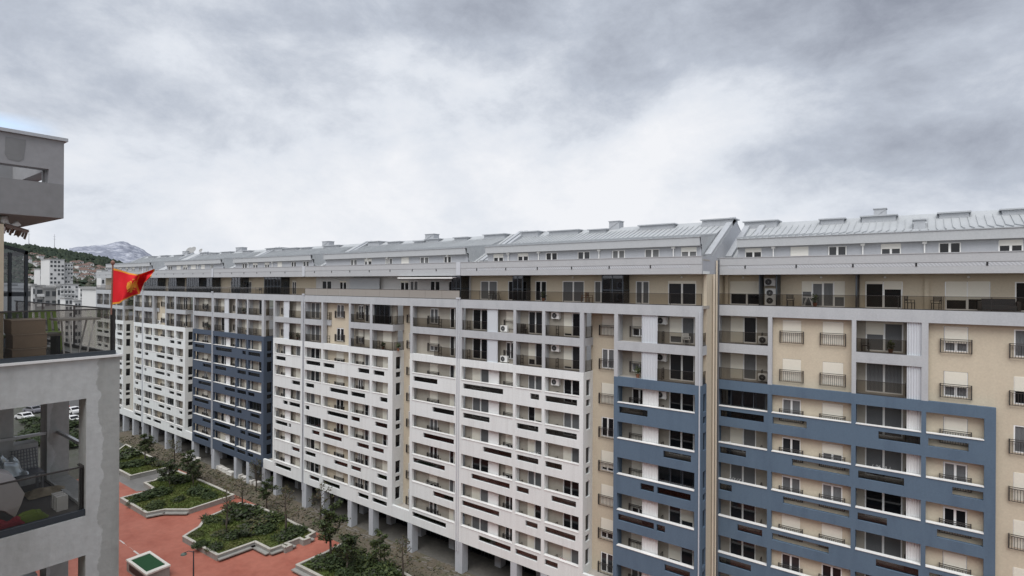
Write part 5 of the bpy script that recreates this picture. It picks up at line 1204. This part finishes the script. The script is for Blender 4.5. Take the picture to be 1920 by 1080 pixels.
MNT = mat('snow_dusted_rock', (.20, .215, .265), stain=1.0, scol=(.52, .54, .59), scale=(.014, .014, .035), grain=.2, gscale=.05)
q = MB(); XS = [-4200 - 60 * i for i in range(34)]; QS = [-.21 - .0022 * j for j in range(100)]; w = len(QS)
def mount(X, v):
    s = lookup(TABM, v) * 5000 + (H if lookup(TABM, v) > 0 else 0); t = 1 - ((X + 5000) / 850) ** 2
    p = Vector((X * .004, X * v * .004, 1.7)); return max(-5, s * max(0, t) * (1 + .09 * noise.noise(p * 1.3) * (1 - max(0, t) ** 6)) + 16 * noise.noise(p * 3) * (1 - .6 * max(0, t) ** 8) + 9 * noise.noise(p * 9) * max(0, t))
q.v = [(X, X * v, mount(X, v)) for X in XS for v in QS]
for i in range(len(XS) - 1):
    for j in range(w - 1): q.f.append((i * w + j, i * w + j + 1, (i + 1) * w + j + 1, (i + 1) * w + j)); q.mi.append(0)
props(q.build('mountain', MNT, None, True), kind='structure')

# ------------------------------------------------------------------ far town
FW = mat('far_white_render', (.62, .62, .61), stain=.25, scale=(.05, .05, .05)); FWG = mat('far_grey_render', (.30, .30, .295), stain=.2, scale=(.05, .05, .05)); FROOF = mat('terracotta', (.15, .095, .078), stain=.5, scol=(.20, .18, .165), scale=(.3, .3, .3)); FDK = flat('far_window', (.05, .055, .06), .2)
def far_block(px0, px1, yt, X, label, depth=14, cols=4, floors=None, m=None, balc=False, zb=0):
    a, b = on_x(px0, yt, X), on_x(px1, yt, X); y0, y1 = sorted((a.y, b.y)); zt = (a.z + b.z) / 2
    o = empty('distant_block', (X, (y0 + y1) / 2, zb), label, 'apartment building', 'white blocks in the distance')
    q = MB(); q.box(X - depth, X, y0, y1, zb, zt); q.build('wall', m or FW, o)
    q = MB(); q.box(X - depth - .3, X + .3, y0 - .3, y1 + .3, zt + .002, zt + .6); q.build('roof', FWG, o)
    n = floors or int((zt - zb) / 3); fl = (zt - zb) / n; cw = (y1 - y0) / cols
    for i in range(n):
        if zt - i * fl < -40: break
        for c in range(cols):
            if (i * 7 + c * 3) % 5 == 4: continue
            q = MB(); q.box(X + .02, X + .12, y0 + cw * (c + .2), y0 + cw * (c + .8), zt - fl * i - fl * .8, zt - fl * i - fl * .28); q.build('window', FDK, o)
            if balc: q = MB(); q.box(X + .02, X + 1.1, y0 + cw * (c + .08), y0 + cw * (c + .92), zt - fl * i - fl, zt - fl * i - fl * .72); q.build('balcony', FW, o)
    return o
far_block(93, 121, 487, -520, 'tallest white tower before the wooded hill', 22, 4, 15, FW)
far_block(121.3, 137, 494, -524, 'white tower part set right of the tallest one', 20, 3, 14, FW, True)
far_block(75, 91, 505, -560, 'lower pale wing left of the tallest white tower', 16, 3, 9, FW)
far_block(113, 147, 534, -440, 'white block standing below and right of the tower', 12, 5, 9, FW, True)
far_block(150, 181, 539, -470, 'wide low white block between the tower and the flag', 12, 6, 7, FW, True)
far_block(122, 136, 560, -300, 'small white house gable under the white blocks', 10, 2, 8, FW)
far_block(140, 181, 565, -320, 'long low white building just above the near railing', 10, 7, 6, FW)
far_block(190, 210, 507, -600, 'white flat-roofed building beside the flag pole', 12, 3, 6, FW)
far_block(20, 45, 534, -230, 'grey block seen through the dark winter garden frame', 12, 4, 8, FWG)
for i, (p0, p1, X, mm_, lb, cc) in enumerate(((46, 61, -205, FWG, 'grey side wing of the block behind the near terrace', 1), (61.3, 66, -203, FW, 'white corner tower of the block behind the near terrace', 1), (66.3, 83, -204, FW, 'balconied middle of the block behind the near terrace', 1), (83.3, 107, -203, FWG, 'grey panelled front of the block behind the near terrace', 2), (107.3, 113, -202, FW, 'white end frame of the block behind the near terrace', 1))):
    far_block(p0, p1, (541, 536, 538, 541, 539)[i], X, lb, 14, cc, 10, mm_, i == 2)
for i, (p0, p1, X, mm_, lb) in enumerate(((182, 197, -178, FW, 'white framed block with dark windows left of the flag'), (197.3, 212, -180, FWG, 'grey glazed block directly behind the flag pole'))):
    far_block(p0, p1, 543, X, lb, 12, 3, 10, mm_, False)
def house_mesh(w, d, h, rh):
    q = MB(); q.box(-w / 2, w / 2, -d / 2, d / 2, -4, h, 0)
    e = .5; q.add([(-w / 2 - e, -d / 2 - e, h), (w / 2 + e, -d / 2 - e, h), (w / 2 + e, d / 2 + e, h), (-w / 2 - e, d / 2 + e, h), (-w / 2 + d * .3, 0, h + rh), (w / 2 - d * .3, 0, h + rh)], [(0, 1, 5, 4), (2, 3, 4, 5), (1, 2, 5), (3, 0, 4), (3, 2, 1, 0)], 1)
    for s in (-1, 1):
        for k in range(3): q.box(s * w / 2 - .05, s * w / 2 + .05, -d / 2 + d * (k + .3) / 3, -d / 2 + d * (k + .7) / 3, h - 2.2, h - .9, 2)
    return q.mesh('hillside_house', [FW, FROOF, FDK])
HM = [house_mesh(9, 11, 5.5, 2.6), house_mesh(11, 9, 7.5, 2.6), house_mesh(8, 13, 6, 3.0)]; rnd = random.Random(15); cnt = 0; tries = 0
while cnt < 84 and tries < 4000:
    tries += 1
    if rnd.random() < .6: px = rnd.uniform(137, 214); X = -rnd.uniform(880, 1130)
    else: px = rnd.uniform(50, 112); X = -rnd.uniform(850, 1180)
    r = ray(px, 500); v = r.y / r.x; z = hill(X, v)
    if z < 10: continue
    o = inst('hillside_house', HM[rnd.randrange(3)], None, (X, X * v, z + .5), rnd.uniform(-.5, .5)); s = rnd.uniform(.55, .95); o.scale = (s, s, s); cnt += 1
    props(o, 'small white house with terracotta hip roof on the wooded hill', 'house', 'houses scattered over the far hillside')
for px, X, hgt, lb in ((54, -1290, 34, 'thin lattice mast on the hill crest, left one'), (102, -1290, 32, 'thin lattice mast on the hill crest, right one')):
    r = ray(px, 470); v = r.y / r.x; z = hill(X, v); q = MB(); q.tube([(X, X * v, z), (X, X * v, z + hgt)], [.5, .2], 4)
    for k in (.7, .85): q.bar((X, X * v - 2, z + hgt * k), (X, X * v + 2, z + hgt * k), .3)
    props(q.build('lattice_mast', flat('mast_grey', (.3, .3, .32))), lb, 'mast')
# satellite dishes on the far ridge
for px, py, lb in ((355, 470, 'large satellite dish on the far roof ridge beside a chimney'), (362, 469, 'second satellite dish right of the large one'), (377, 470, 'small dark dish on the roof ridge')):
    p = at(px, py, 51.4 / ray(px, py).y); o = empty('satellite_dish', (p.x, p.y, p.z - 1.2), lb, 'satellite dish', 'dishes on the roof'); q = MB(); R = .75 if px < 370 else .4
    d = Vector((.3, -.8, .5)).normalized(); u = d.cross(Vector((0, 0, 1))).normalized(); w_ = u.cross(d); n = 18
    q.add([p] + [p + d * .12 + (u * cos(2 * pi * k / n) + w_ * sin(2 * pi * k / n)) * R for k in range(n)], [(0, 1 + k, 1 + (k + 1) % n) for k in range(n)]); q.build('dish', FWG, o)
    q = MB(); q.tube([p, p - Vector((0, 0, 1.2))], .05, 6); q.build('mount', METALD, o)
# parked cars seen through the near balcony
def car(x, y, rz, col, label):
    o = empty('parked_car', (x, y, .01), label, 'car', 'cars parked beyond the near balcony', rz)
    def B(name, mb, M): inst(name, mb.mesh(name, M, False), o, (x, y, .01), rz)
    pr = [(-2.1, .35), (-2.15, .75), (-1.9, .95), (-1.35, 1.0), (-.75, 1.45), (.75, 1.48), (1.35, 1.02), (2.0, .9), (2.12, .6), (2.1, .33)]
    q = MB(); n = len(pr); q.add([(a, -.86, b) for a, b in pr] + [(a, .86, b) for a, b in pr], [tuple(range(n)), tuple(range(n, 2 * n))[::-1]] + [(i, (i + 1) % n, n + (i + 1) % n, n + i) for i in range(n)]); B('body', q, flat('car_' + col, {'white': (.7, .7, .7), 'red': (.3, .02, .03), 'grey': (.2, .2, .22), 'black': (.02, .02, .02)}[col], .25))
    q = MB()
    for s in (-1, 1): q.quad((-1.15, s * .868, 1.02), (1.1, s * .868, 1.02), (.7, s * .868, 1.4), (-.7, s * .868, 1.4))
    q.quad((-1.33, -.75, 1.03), (-1.33, .75, 1.03), (-.79, .7, 1.44), (-.79, -.7, 1.44)); q.quad((1.33, -.75, 1.05), (1.33, .75, 1.05), (.8, .7, 1.46), (.8, -.7, 1.46)); B('window', q, PANE)
    for sx in (-1.35, 1.35):
        for sy in (-.8, .8): q = MB(); q.tube([(sx, sy - .1, .32), (sx, sy + .1, .32)], .32, 14); B('wheel', q, BLACK)
for px, py, c, rz, lb in ((117, 766, 'red', .3, 'dark red car parked beyond the near balcony'), (136, 769, 'white', .2, 'white car right of the dark red one, beside the pillar'), (112, 779, 'white', .25, 'white car in the second row below the red one'), (134, 786, 'white', .2, 'white van-like car just above the hedges by the pillar'), (62, 767, 'grey', .3, 'grey car at the upper left of the parking'), (46, 780, 'white', .2, 'white car half hidden behind the balcony wall'), (103, 760, 'grey', .3, 'grey car left of the dark red one')):
    p = on_z(px, py + 4, .3); car(p.x, p.y, rz, c, lb)
for k, (px, py) in enumerate(((60, 790), (72, 800), (66, 812), (108, 795), (120, 800), (132, 798), (112, 812), (126, 815), (136, 822), (56, 822), (70, 832), (118, 826), (134, 835))):
    shrub(px, py, 4.5, 'clipped dark hedge clump in the parking behind the near balcony', k % 2, .7, .4)['group'] = 'hedges in the parking'
